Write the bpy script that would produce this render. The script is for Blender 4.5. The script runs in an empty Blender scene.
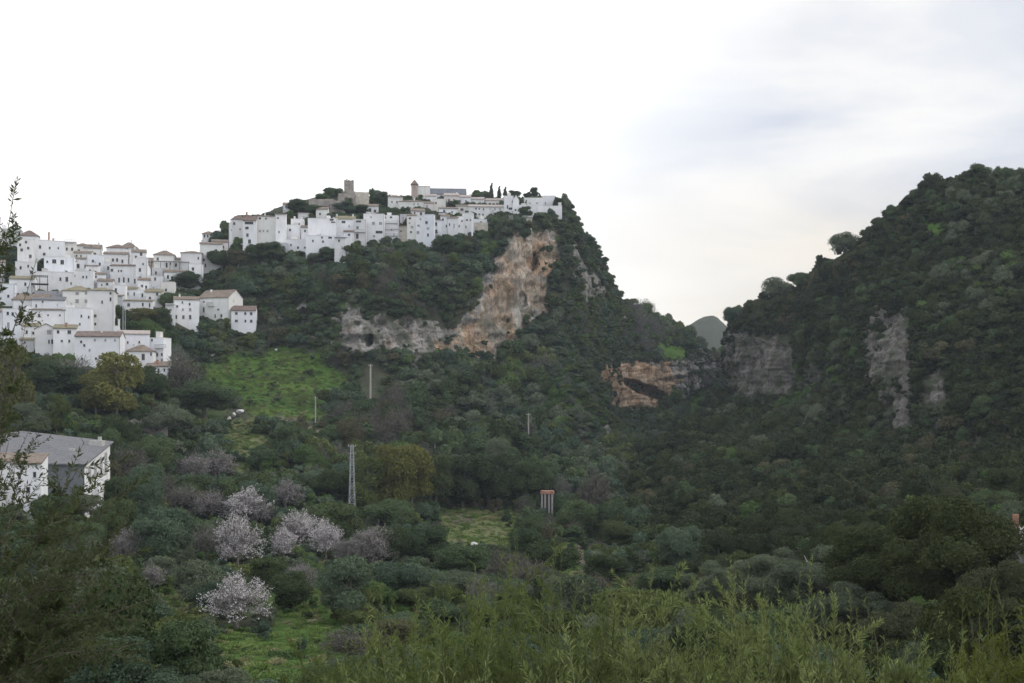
import bpy, math, random
import numpy as np
from mathutils import Vector, Matrix
from mathutils.bvhtree import BVHTree

F = 1200.0            # focal length in pixels of the 1024 px wide frame
CX, HY = 512.0, 400.0  # principal column and horizon row
scene = bpy.context.scene
col = scene.collection
R = math.radians
rng = np.random.default_rng(7)
random.seed(7)

# ------------------------------------------------------------------ helpers
def P3(px, py, D):
    return Vector(((px - CX) / F * D, D, (HY - py) / F * D))

def vnoise(p, seed=0):
    p = np.asarray(p, float)
    i = np.floor(p).astype(np.int64)
    f = p - i
    f = f * f * f * (f * (f * 6 - 15) + 10)
    out = 0
    for dx in (0, 1):
        wx = f[:, 0] if dx else 1 - f[:, 0]
        for dy in (0, 1):
            wy = f[:, 1] if dy else 1 - f[:, 1]
            for dz in (0, 1):
                wz = f[:, 2] if dz else 1 - f[:, 2]
                h = ((i[:, 0] + dx) * 374761393 + (i[:, 1] + dy) * 668265263 + (i[:, 2] + dz) * 2147483647 + seed * 1274126177) & 0xFFFFFFFF
                h = ((h ^ (h >> 13)) * 1274126177) & 0xFFFFFFFF
                h = ((h ^ (h >> 16)) * 2246822519) & 0xFFFFFFFF
                h = (h ^ (h >> 15)) & 0xFFFF
                out = out + wx * wy * wz * (h / 65535.0)
    return out * 2 - 1

def fbm(p, octv=4, seed=0, gain=.5):
    a, t, s = 1.0, 0, 0
    q = np.array(p, float)
    for o in range(octv):
        t = t + a * vnoise(q, seed + o * 17)
        s += a
        a *= gain
        q = q * 2.03 + 11.3
    return t / s

def pchip(x, y, xi):
    x = np.asarray(x, float); y = np.asarray(y, float)
    h = np.diff(x)
    hs = h.reshape((-1,) + (1,) * (y.ndim - 1))
    d = np.diff(y, axis=0) / hs
    m = np.zeros_like(y)
    m[0], m[-1] = d[0], d[-1]
    a, b = d[:-1], d[1:]
    w1 = 2 * hs[1:] + hs[:-1]; w2 = hs[1:] + 2 * hs[:-1]
    with np.errstate(divide='ignore', invalid='ignore'):
        hm = (w1 + w2) / (w1 / a + w2 / b)
    m[1:-1] = np.where(a * b > 0, np.nan_to_num(hm), 0)
    k = np.clip(np.searchsorted(x, xi, side='right') - 1, 0, len(h) - 1)
    sh = (-1,) + (1,) * (y.ndim - 1)
    t = ((xi - x[k]) / h[k]).reshape(sh); hk = h[k].reshape(sh)
    return ((2*t**3 - 3*t**2 + 1) * y[k] + (t**3 - 2*t**2 + t) * hk * m[k]
            + (-2*t**3 + 3*t**2) * y[k+1] + (t**3 - t**2) * hk * m[k+1])

def mesh_np(name, v, f, mats=(), smooth=False, fm=None):
    """v (N,3), f (M,4) or (M,3) arrays -> mesh data"""
    v = np.ascontiguousarray(v, dtype=np.float32); f = np.ascontiguousarray(f, dtype=np.int32)
    me = bpy.data.meshes.new(name)
    me.vertices.add(len(v)); me.vertices.foreach_set('co', v.ravel())
    k = f.shape[1]
    me.loops.add(f.size); me.loops.foreach_set('vertex_index', f.ravel())
    me.polygons.add(len(f)); me.polygons.foreach_set('loop_start', np.arange(0, f.size, k, dtype=np.int32))
    me.polygons.foreach_set('use_smooth', np.full(len(f), smooth))
    for m in mats: me.materials.append(m)
    if fm is not None: me.polygons.foreach_set('material_index', np.asarray(fm, dtype=np.int32))
    me.update(calc_edges=True)
    me.validate()
    return me

class MB:
    """collects polygons; build() links them as ONE mesh object"""
    def __init__(s): s.v = []; s.f = []; s.m = []
    def poly(s, pts, m=0):
        n = len(s.v); s.v += [tuple(p) for p in pts]; s.f.append(tuple(range(n, n + len(pts)))); s.m.append(m)
    def box(s, x0, x1, y0, y1, z0, z1, m=0):
        n = len(s.v)
        s.v += [(x0,y0,z0),(x1,y0,z0),(x1,y1,z0),(x0,y1,z0),(x0,y0,z1),(x1,y0,z1),(x1,y1,z1),(x0,y1,z1)]
        for q in ((0,3,2,1),(4,5,6,7),(0,1,5,4),(1,2,6,5),(2,3,7,6),(3,0,4,7)):
            s.f.append(tuple(n + i for i in q)); s.m.append(m)
    def prism(s, prof, a0, a1, axis='x', m=0):
        """profile of (u,z) points extruded along axis"""
        mk = (lambda a, p: (a, p[0], p[1])) if axis == 'x' else (lambda a, p: (p[0], a, p[1]))
        n = len(s.v); k = len(prof)
        s.v += [mk(a0, p) for p in prof] + [mk(a1, p) for p in prof]
        s.f.append(tuple(n + i for i in range(k))); s.m.append(m)
        s.f.append(tuple(n + k + i for i in reversed(range(k)))); s.m.append(m)
        for i in range(k):
            j = (i + 1) % k
            s.f.append((n + i, n + k + i, n + k + j, n + j)); s.m.append(m)
    def tube(s, pts, rad, n=6, m=0):
        pts = [Vector(p) for p in pts]
        base = len(s.v)
        for i, p in enumerate(pts):
            d = (pts[min(i + 1, len(pts) - 1)] - pts[max(i - 1, 0)]).normalized()
            a = d.orthogonal().normalized(); b = d.cross(a)
            r = rad[i] if hasattr(rad, '__len__') else rad
            for k in range(n):
                t = 2 * math.pi * k / n
                s.v.append(tuple(p + r * (math.cos(t) * a + math.sin(t) * b)))
        for i in range(len(pts) - 1):
            for k in range(n):
                k2 = (k + 1) % n
                s.f.append((base + i*n + k, base + i*n + k2, base + (i+1)*n + k2, base + (i+1)*n + k)); s.m.append(m)
        s.f.append(tuple(base + k for k in reversed(range(n)))); s.m.append(m)
        s.f.append(tuple(base + (len(pts)-1)*n + k for k in range(n))); s.m.append(m)
    def data(s, name, *mats):
        me = bpy.data.meshes.new(name); me.from_pydata(s.v, [], s.f)
        for m in mats: me.materials.append(m)
        me.polygons.foreach_set('material_index', s.m); me.update()
        return me
    def build(s, name, *mats, parent=None, loc=None):
        return link(name, s.data(name, *mats), parent, loc)

def link(name, me, parent=None, loc=None, rz=0.0):
    o = bpy.data.objects.new(name, me); col.objects.link(o)
    if parent: o.parent = parent
    if loc is not None: o.location = loc
    if rz: o.rotation_euler = (0, 0, rz)
    return o

def tag(o, label=None, cat=None, group=None, kind=None):
    if label: o['label'] = label
    if cat: o['category'] = cat
    if group: o['group'] = group
    if kind: o['kind'] = kind
    return o

def empty(name, loc, rz=0.0):
    return link(name, None, None, loc, rz)

# ------------------------------------------------------------------ materials
class NT:
    def __init__(s, name):
        s.mat = bpy.data.materials.new(name); s.mat.use_nodes = True
        s.t = s.mat.node_tree; s.t.nodes.clear()
        s.out = s.n('ShaderNodeOutputMaterial'); s.b = s.n('ShaderNodeBsdfPrincipled')
        s.b.inputs['Roughness'].default_value = .9
        s.b.inputs['Specular IOR Level'].default_value = .15
        s.l(s.b.outputs[0], s.out.inputs[0])
    def n(s, typ, **kw):
        nd = s.t.nodes.new(typ)
        for k, v in kw.items(): setattr(nd, k, v)
        return nd
    def l(s, a, b): s.t.links.new(a, b)
    def obj(s): return s.n('ShaderNodeTexCoord').outputs['Object']
    def geo(s): return s.n('ShaderNodeNewGeometry').outputs['Position']
    def noise(s, vec, scale, detail=4, rough=.6, stretch=None):
        if stretch:
            mp = s.n('ShaderNodeMapping'); mp.inputs['Scale'].default_value = stretch
            s.l(vec, mp.inputs['Vector']); vec = mp.outputs[0]
        nd = s.n('ShaderNodeTexNoise'); nd.inputs['Scale'].default_value = scale
        nd.inputs['Detail'].default_value = detail; nd.inputs['Roughness'].default_value = rough
        s.l(vec, nd.inputs['Vector']); return nd.outputs['Fac']
    def ramp(s, fac, stops, interp='LINEAR'):
        nd = s.n('ShaderNodeValToRGB'); cr = nd.color_ramp; cr.interpolation = interp
        while len(cr.elements) < len(stops): cr.elements.new(.5)
        for e, (p, c) in zip(cr.elements, stops):
            e.position = p; e.color = (*c, 1) if hasattr(c, '__len__') else (c, c, c, 1)
        s.l(fac, nd.inputs[0]); return nd.outputs[0]
    def mix(s, fac, a, b, mode='MIX'):
        nd = s.n('ShaderNodeMix', data_type='RGBA', blend_type=mode)
        for val, sock in ((fac, nd.inputs[0]), (a, nd.inputs[6]), (b, nd.inputs[7])):
            if hasattr(val, 'links'): s.l(val, sock)
            elif hasattr(val, '__len__'): sock.default_value = (*val, 1)
            else: sock.default_value = val
        return nd.outputs[2]
    def math(s, op, a, b=0.0):
        nd = s.n('ShaderNodeMath', operation=op)
        for val, sock in ((a, nd.inputs[0]), (b, nd.inputs[1])):
            if hasattr(val, 'links'): s.l(val, sock)
            else: sock.default_value = val
        return nd.outputs[0]
    def bump(s, h, dist, strength=1.0):
        nd = s.n('ShaderNodeBump'); nd.inputs['Distance'].default_value = dist; nd.inputs['Strength'].default_value = strength
        s.l(h, nd.inputs['Height']); s.l(nd.outputs[0], s.b.inputs['Normal'])
    def color(s, c):
        if hasattr(c, 'links'): s.l(c, s.b.inputs['Base Color'])
        else: s.b.inputs['Base Color'].default_value = (*c, 1)
    def rand(s): return s.n('ShaderNodeObjectInfo').outputs['Random']

def plain(name, c, rough=.85, var=.12, scale=1.5, metal=0.0):
    n = NT(name); f = n.noise(n.geo(), scale)
    lo = tuple(x * (1 - var) for x in c); hi = tuple(min(1, x * (1 + var)) for x in c)
    n.color(n.ramp(f, [(.3, lo), (.7, hi)])); n.b.inputs['Roughness'].default_value = rough
    n.b.inputs['Metallic'].default_value = metal
    return n.mat

def plaster(name, c):
    n = NT(name); g = n.geo()
    f = n.noise(g, .35, 5); st = n.noise(g, 1.0, 4, .6, (1.2, 1.2, .12))
    base = n.ramp(f, [(.3, tuple(x * .88 for x in c)), (.65, c)])
    streak = n.ramp(st, [(.55, (1, 1, 1)), (.80, (.80, .79, .76))])
    c = n.mix(.9, base, streak, 'MULTIPLY')
    n.color(n.mix(1.0, c, n.ramp(n.rand(), [(0, (.86, .85, .83)), (.35, (.97, .97, .97)), (.7, (1.05, 1.05, 1.05)), (1, (.92, .94, .97))]), 'MULTIPLY'))
    n.bump(n.noise(g, 9, 3), .01, .4)
    return n.mat

def rooftile(name, cols):
    n = NT(name); o = n.obj()
    f = n.noise(n.geo(), .9, 5, .7); f2 = n.noise(n.geo(), 5, 3, .6)
    c = n.ramp(f, [(.3, cols[0]), (.5, cols[1]), (.7, cols[2])])
    c = n.mix(.55, c, n.ramp(f2, [(.35, .55), (.65, 1.25)]), 'MULTIPLY')
    w = n.n('ShaderNodeTexWave', bands_direction='X'); w.inputs['Scale'].default_value = 2.2
    n.l(o, w.inputs['Vector'])
    n.color(n.mix(.35, c, n.ramp(w.outputs['Fac'], [(.1, .35), (.6, 1.1)]), 'MULTIPLY'))
    n.bump(w.outputs['Fac'], .06, .8)
    return n.mat

def foliage(name, lo, mid, hi, trans=.25):
    """leaf colour differs from plant to plant (object random) and in patches of leaves"""
    n = NT(name); g = n.geo()
    f = n.math('ADD', n.math('MULTIPLY', n.rand(), .55), n.math('MULTIPLY', n.noise(g, .9, 3, .6), .5))
    c = n.ramp(f, [(.18, lo), (.5, mid), (.85, hi)])
    fine = n.noise(g, 7.0, 2, .6)
    c = n.mix(.6, c, n.ramp(fine, [(.3, .55), (.7, 1.4)]), 'MULTIPLY')
    n.color(c); n.b.inputs['Roughness'].default_value = .75
    n.b.inputs['Specular IOR Level'].default_value = .2
    tr = n.n('ShaderNodeBsdfTranslucent'); n.l(c, tr.inputs[0])
    mx = n.n('ShaderNodeMixShader'); mx.inputs[0].default_value = trans
    n.l(n.b.outputs[0], mx.inputs[1]); n.l(tr.outputs[0], mx.inputs[2]); n.l(mx.outputs[0], n.out.inputs[0])
    return n.mat

def stone(name, a, b, c):
    n = NT(name); g = n.geo()
    v = n.n('ShaderNodeTexVoronoi'); v.inputs['Scale'].default_value = 1.6; n.l(g, v.inputs['Vector'])
    f = n.noise(g, .8, 5, .65)
    base = n.ramp(f, [(.3, a), (.5, b), (.7, c)])
    n.color(n.mix(.5, base, n.ramp(v.outputs['Distance'], [(0, .6), (.5, 1.15)]), 'MULTIPLY'))
    n.bump(v.outputs['Distance'], .12, .7)
    return n.mat

M = {}
M['white'] = plaster('white_plaster', (.80, .80, .80))
M['cool'] = plaster('bluish_white_plaster', (.78, .785, .795))
M['cream'] = plaster('cream_plaster', (.74, .73, .69))
M['grey'] = plaster('grey_plaster', (.55, .55, .55))
M['rosy'] = plaster('rosy_plaster', (.72, .66, .63))
M['brownwall'] = stone('brown_render', (.36, .29, .25), (.43, .35, .30), (.5, .42, .36))
M['beige'] = stone('beige_masonry', (.38, .35, .29), (.48, .44, .37), (.56, .52, .44))
M['castle'] = stone('castle_rubble', (.20, .18, .16), (.29, .26, .23), (.38, .35, .31))
M['tile'] = rooftile('weathered_roof_tile', ((.16, .13, .10), (.25, .20, .16), (.33, .28, .22)))
M['redtile'] = rooftile('red_roof_tile', ((.14, .105, .09), (.205, .155, .13), (.26, .205, .175)))
M['olivetile'] = rooftile('lichen_roof_tile', ((.17, .15, .10), (.26, .23, .15), (.33, .30, .20)))
M['paleroof'] = rooftile('pale_roof_tile', ((.36, .30, .26), (.46, .40, .36), (.55, .48, .44)))
M['slate'] = rooftile('slate_grey_roof', ((.12, .13, .15), (.17, .18, .20), (.22, .23, .25)))
M['greyroof'] = rooftile('grey_sheet_roof', ((.15, .15, .155), (.19, .19, .195), (.23, .23, .235)))
M['terrace'] = plain('terrace_floor', (.62, .60, .57))
M['glass'] = plain('dark_window_glass', (.035, .04, .05), .25, .3)
M['frame'] = plain('window_frame', (.35, .33, .31))
M['shutter'] = plain('faded_shutter', (.36, .36, .36))
M['rail'] = plain('iron_rail', (.06, .06, .065), .6)
M['conc'] = plain('concrete', (.42, .41, .38))
M['steel'] = plain('galvanised_steel', (.34, .35, .36), .6, .15, 3, .1)
M['pole'] = plain('weathered_pole', (.33, .31, .28))
M['brick'] = stone('red_brick', (.26, .13, .09), (.32, .17, .12), (.38, .22, .16))
M['bark'] = plain('tree_bark', (.10, .085, .07), .95, .35, 6)
M['greybark'] = plain('grey_bark', (.17, .15, .14), .95, .3, 6)
M['limestone'] = stone('pale_limestone', (.36, .34, .32), (.50, .48, .45), (.62, .60, .57))
# ------------------------------------------------------------------ terrain sheets
def in_poly(px, py, poly):
    ins = np.zeros(px.shape, bool); n = len(poly)
    for i in range(n):
        x1, y1 = poly[i]; x2, y2 = poly[(i + 1) % n]
        c = ((y1 > py) != (y2 > py)) & (px < (x2 - x1) * (py - y1) / (y2 - y1 + 1e-9) + x1)
        ins ^= c
    return ins

def soft_poly(px, py, poly, wob=7, seed=3):
    """polygon test with a ragged edge; authoring is in map coordinates of the slope, the result is stored per vertex"""
    q = np.stack([px / 14, py / 14, np.zeros_like(px)], 1)
    dx = wob * fbm(q, 3, seed) + wob * .7 * fbm(q * 4, 2, seed + 2); dy = wob * fbm(q + 40, 3, seed + 5) + wob * .7 * fbm(q * 4 + 9, 2, seed + 8)
    return in_poly(px + dx, py + dy, poly).astype(float)

def sheet(C, seg, us, near=True):
    C = np.array(C, float)                      # (U,K,3) px,D,py
    U, K, _ = C.shape
    a = pchip(np.arange(U), C, np.concatenate([np.linspace(i, i + 1, n, endpoint=False) for i, n in enumerate(us)] + [[U - 1.0]]))
    ks = np.concatenate([np.linspace(i, i + 1, n, endpoint=False) for i, n in enumerate(seg)] + [[K - 1.0]])
    b = pchip(np.arange(K), a.transpose(1, 0, 2), ks)   # (k,u,3)
    px, D, py = b[..., 0], b[..., 1], b[..., 2]
    De = np.maximum(D, 25.0) if near else D
    pos = np.stack([(px - CX) / F * De, D, (HY - py) / F * np.where(D < 1, 1, D)], -1)
    return px, D, py, pos

def grid_normals(pos):
    du = np.gradient(pos, axis=1); dk = np.gradient(pos, axis=0)
    n = np.cross(du, dk); n /= np.linalg.norm(n, axis=-1, keepdims=True) + 1e-9
    return n

def grid_faces(nk, nu):
    i = np.arange(nk * nu).reshape(nk, nu)
    return np.stack([i[:-1, :-1], i[:-1, 1:], i[1:, 1:], i[1:, :-1]], -1).reshape(-1, 4)

# near part common to all columns: (D, z) turned into a row value
NEAR = [(-60, 2.0), (1.2, -1.75), (10, -3.4), (30, -8.8)]
def column(px, pts):
    out = []
    for D, z in NEAR:
        out.append((px, D, HY - z * F / max(D, 1)))
    return out + [(px, D, py) for D, py in pts]

LEFT = [
 (-500, [(60,690),(110,600),(160,530),(220,480),(280,430),(330,390),(380,330),(430,275),(480,235),(560,300),(1200,400)]),
 (-150, [(60,690),(110,600),(160,530),(215,485),(275,430),(325,385),(375,325),(425,275),(470,240),(550,300),(1200,400)]),
 (0,    [(60,690),(110,610),(160,540),(210,492),(268,430),(318,380),(368,322),(420,275),(462,248),(540,290),(1200,400)]),
 (80,   [(60,700),(110,620),(160,560),(210,505),(268,445),(322,378),(370,328),(420,282),(462,254),(540,290),(1200,400)]),
 (150,  [(60,705),(110,635),(165,575),(220,515),(280,450),(338,382),(385,332),(430,293),(470,266),(545,300),(1200,400)]),
 (200,  [(60,705),(115,640),(170,580),(230,515),(300,455),(360,395),(400,345),(430,302),(475,262),(545,300),(1200,400)]),
 (222,  [(60,705),(115,640),(170,580),(232,515),(305,452),(370,392),(405,340),(435,292),(482,245),(550,300),(1200,400)]),
 (240,  [(60,705),(115,640),(170,580),(235,515),(310,450),(382,385),(412,337),(442,278),(495,226),(560,300),(1200,400)]),
 (280,  [(60,705),(115,640),(170,580),(240,515),(320,445),(392,375),(422,328),(452,265),(515,208),(580,290),(1200,400)]),
 (340,  [(60,705),(115,640),(170,582),(245,520),(330,445),(402,375),(418,320),(462,252),(535,193),(600,290),(1200,400)]),
 (370,  [(60,705),(115,640),(170,584),(250,525),(335,447),(408,366),(419,312),(466,250),(540,200),(610,290),(1200,400)]),
 (400,  [(60,705),(115,640),(170,586),(250,527),(340,447),(416,358),(426,312),(472,246),(555,203),(620,290),(1200,400)]),
 (440,  [(60,705),(115,642),(170,588),(255,530),(345,450),(430,355),(441,298),(480,240),(565,200),(630,290),(1200,400)]),
 (480,  [(60,705),(115,645),(170,590),(258,530),(350,452),(444,350),(457,285),(490,238),(568,203),(640,290),(1200,400)]),
 (520,  [(60,705),(115,645),(170,590),(260,530),(358,452),(464,333),(480,228),(500,216),(560,200),(640,290),(1200,400)]),
 (545,  [(60,705),(115,645),(170,590),(262,530),(364,452),(478,318),(494,228),(512,210),(550,198),(630,290),(1200,400)]),
 (562,  [(60,705),(115,645),(170,590),(264,528),(370,450),(485,308),(500,232),(515,215),(545,204),(630,300),(1200,400)]),
 (576,  [(60,705),(115,645),(170,592),(266,528),(376,450),(488,318),(500,262),(512,240),(542,223),(630,310),(1200,400)]),
 (600,  [(60,705),(115,647),(170,595),(270,528),(386,450),(495,370),(508,322),(525,291),(550,265),(630,330),(1200,400)]),
 (620,  [(60,705),(115,648),(170,596),(272,528),(398,450),(540,408),(548,366),(560,329),(585,300),(660,350),(1200,400)]),
 (650,  [(60,705),(115,648),(170,598),(275,530),(415,455),(560,408),(566,362),(580,339),(610,320),(690,360),(1200,400)]),
 (680,  [(60,705),(115,650),(170,600),(280,532),(430,460),(585,404),(592,360),(612,346),(640,335),(720,370),(1200,400)]),
 (700,  [(60,705),(115,650),(170,605),(285,536),(445,465),(612,396),(620,360),(640,352),(680,346),(760,375),(1200,400)]),
 (722,  [(60,705),(115,655),(170,610),(290,545),(460,470),(650,388),(658,361),(685,358),(720,359),(800,380),(1200,400)]),
 (760,  [(60,705),(115,665),(170,625),(290,560),(460,485),(660,410),(670,385),(700,378),(740,372),(820,385),(1200,400)]),
 (850,  [(60,710),(115,680),(170,650),(290,600),(460,540),(660,480),(680,470),(720,460),(760,450),(840,430),(1200,410)]),
 (1100, [(60,720),(115,700),(170,690),(290,660),(460,600),(660,540),(690,520),(740,500),(790,480),(850,450),(1200,420)]),
 (1700, [(60,720),(115,700),(170,690),(290,660),(460,600),(660,540),(690,520),(740,500),(790,480),(850,450),(1200,420)]),
]
px, D, py, pos = sheet([column(p, c) for p, c in LEFT],
    [4, 6, 10, 14, 22, 26, 34, 52, 70, 74, 56, 44, 10, 8],
    [30, 30, 34, 32, 24, 12, 10, 22, 32, 20, 20, 26, 26, 26, 18, 14, 14, 18, 16, 22, 22, 16, 14, 12, 8, 8, 8])

CLIFF = [(440,356),(444,338),(462,322),(478,300),(490,270),(500,246),(510,226),(530,238),(558,228),(562,262),(548,272),(548,304),(534,322),(520,338),(500,356),(480,360)]
ROCKS = [CLIFF, [(330,362),(336,318),(362,308),(392,318),(420,312),(448,330),(452,352),(425,362),(405,372),(385,352),(350,356)],
         [(606,412),(602,372),(622,360),(650,366),(676,360),(700,352),(722,352),(722,378),(700,388),(676,398),(662,412),(640,408)],
         [(268,322),(270,298),(284,294),(290,318)], [(296,335),(296,305),(312,312),(318,335)],
         [(690,350),(690,338),(704,336),(706,348)], [(572,262),(588,268),(604,288),(596,300),(576,285)],
         [(570,450),(585,425),(592,440),(580,462)], [(598,440),(606,424),(616,432),(610,448)], [(640,440),(648,430),(656,436),(650,446)], [(400,420),(410,408),(418,416),(410,428)], [(470,400),(482,392),(490,404),(478,410)], [(440,425),(458,408),(470,422),(452,436)], [(505,440),(512,424),(524,432),(520,448)]]
GRASS = [[(190,368),(205,356),(260,349),(318,350),(350,385),(338,408),(296,424),(258,418),(210,402)],
         [(222,428),(246,420),(268,436),(262,470),(240,474),(228,452)],
         [(440,510),(470,506),(520,508),(532,540),(508,562),(488,556),(470,545),(440,540)],
         [(340,548),(362,578),(346,606),(352,640),(330,700),(205,700),(205,655),(222,628),(262,632),(296,612),(318,590)],
         [(600,585),(640,574),(664,580),(650,594),(610,598)],
         [(655,345),(690,340),(694,356),(660,358)], [(676,408),(690,396),(712,392),(712,410),(690,420)],
         [(300,430),(345,436),(352,452),(318,450)],[(150,600),(190,590),(196,640),(160,650)],[(540,560),(570,550),(590,580),(560,596)]]
DIRT = [[(574,522),(586,528),(584,556),(592,575),(580,575),(577,550)], [(268,420),(300,420),(318,432),(345,440),(345,444),(310,440),(290,430),(268,426)],
        [(445,512),(470,512),(476,524),(452,526)], [(148,352),(178,354),(180,362),(150,362)]]
CAVES = [(303, 321, 6, 13, 9), (369, 341, 3.2, 5.5, 8), (645, 390, 20, 6, 11), (533, 262, 5, 9, 5), (521, 300, 5, 8, 4)]

def finish(name, px, D, py, pos, rocks, grass, dirt, caves, seed, rockyness):
    nk, nu = px.shape
    fx, fy, fD = px.ravel(), py.ravel(), D.ravel()
    nrm = grid_normals(pos).reshape(-1, 3)
    p = pos.reshape(-1, 3).copy()
    steep = 1 - np.abs(nrm[:, 2])
    rock = np.zeros(len(p))
    for q in rocks: rock = np.maximum(rock, soft_poly(fx, fy, q, 9))
    n1 = fbm(p * [.035, .035, .05], 4, seed)
    n2 = fbm(p * .11, 3, seed + 9)
    far = np.clip((fD - 60) / 120, 0, 1)
    rock = np.maximum(rock, np.clip((n2 - .30) * 7, 0, 1) * np.clip((steep - rockyness) * 8, 0, 1) * far)
    gr = np.zeros(len(p))
    for q in grass: gr = np.maximum(gr, soft_poly(fx, fy, q, 9, 21))
    opening = np.clip((n1 - .16) * 5, 0, 1) * (1 - rock) * (.0 if name == 'far_hill' else .45 if name == 'wooded_hill' else .85)
    dr = np.zeros(len(p))
    for q in dirt: dr = np.maximum(dr, soft_poly(fx, fy, q, 4, 31))
    rock *= 1 - gr
    # relief
    hn = nrm.copy(); hn[:, 2] *= .25
    hn /= np.linalg.norm(hn, axis=1, keepdims=True) + 1e-9
    flute = 1 - np.abs(fbm(p * [.16, .16, .035], 4, seed + 3)) * 2.2
    block = fbm(p * [.22, .22, .3], 4, seed + 4)
    ledge = fbm(p * [.05, .05, .55], 3, seed + 6); fine = 1 - 2.4 * np.abs(fbm(p * [.5, .5, .14], 3, seed + 7))
    amp = np.clip(fD / 300, .1, 1) * np.where(fD < 25, 0, 1)
    p += nrm * (n1 * 3.0 * amp * (1 - gr * .7))[:, None]
    rk = rock
    G = rk.reshape(nk, nu)
    for _ in range(3):
        G = (G + np.roll(G, 1, 0) + np.roll(G, -1, 0) + np.roll(G, 1, 1) + np.roll(G, -1, 1)) / 5
    flute -= flute.mean()
    p += hn * ((flute * 1.6 + block * 1.8 + ledge * 1.1 + fine * .7 - .4) * G.ravel())[:, None]
    for cx_, cy_, rx, ry, dep in caves:
        d2 = ((fx - cx_) / rx) ** 2 + ((fy - cy_ - (fx - cx_) * (.42 if rx > 15 else 0)) / ry) ** 2
        w = np.clip(1.25 - d2, 0, 1)
        w = np.minimum(1, w * 2.2)
        p[:, 1] += w * dep; rock[:] = np.maximum(rock, (d2 < 1.9) * 1.0)
    me = mesh_np(name, p, grid_faces(nk, nu), [M['ground']], True)
    at = me.attributes.new('cover', 'FLOAT_COLOR', 'POINT')
    dry = np.zeros(len(p))
    for q in grass[1:3] + grass[4:5] + grass[7:]: dry = np.maximum(dry, soft_poly(fx, fy, q, 12, 51))
    colr = np.stack([rock, np.clip(np.maximum(gr, opening), 0, 1), dr, dry], 1).astype(np.float32)
    at.data.foreach_set('color', colr.ravel())
    fresh = np.zeros(len(p))
    for q, a_ in zip(rocks[:2] + [[(598,416),(594,374),(614,360),(664,362),(674,400),(640,414)]], (.6, .12, 1.0)):
        if rockyness > .41 and rockyness < .5: fresh = np.maximum(fresh, a_ * soft_poly(fx, fy, [(x + (8 if x > 600 else 0), y) for x, y in q], 14, 61))
    me.attributes.new('fresh', 'FLOAT', 'POINT').data.foreach_set('value', fresh.astype(np.float32))
    o = link(name, me); tag(o, kind='structure')
    # coarse copy of the surface for placing things
    return o, p.reshape(nk, nu, 3), rock.reshape(nk, nu), gr.reshape(nk, nu), dr.reshape(nk, nu), opening.reshape(nk, nu)

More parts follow.
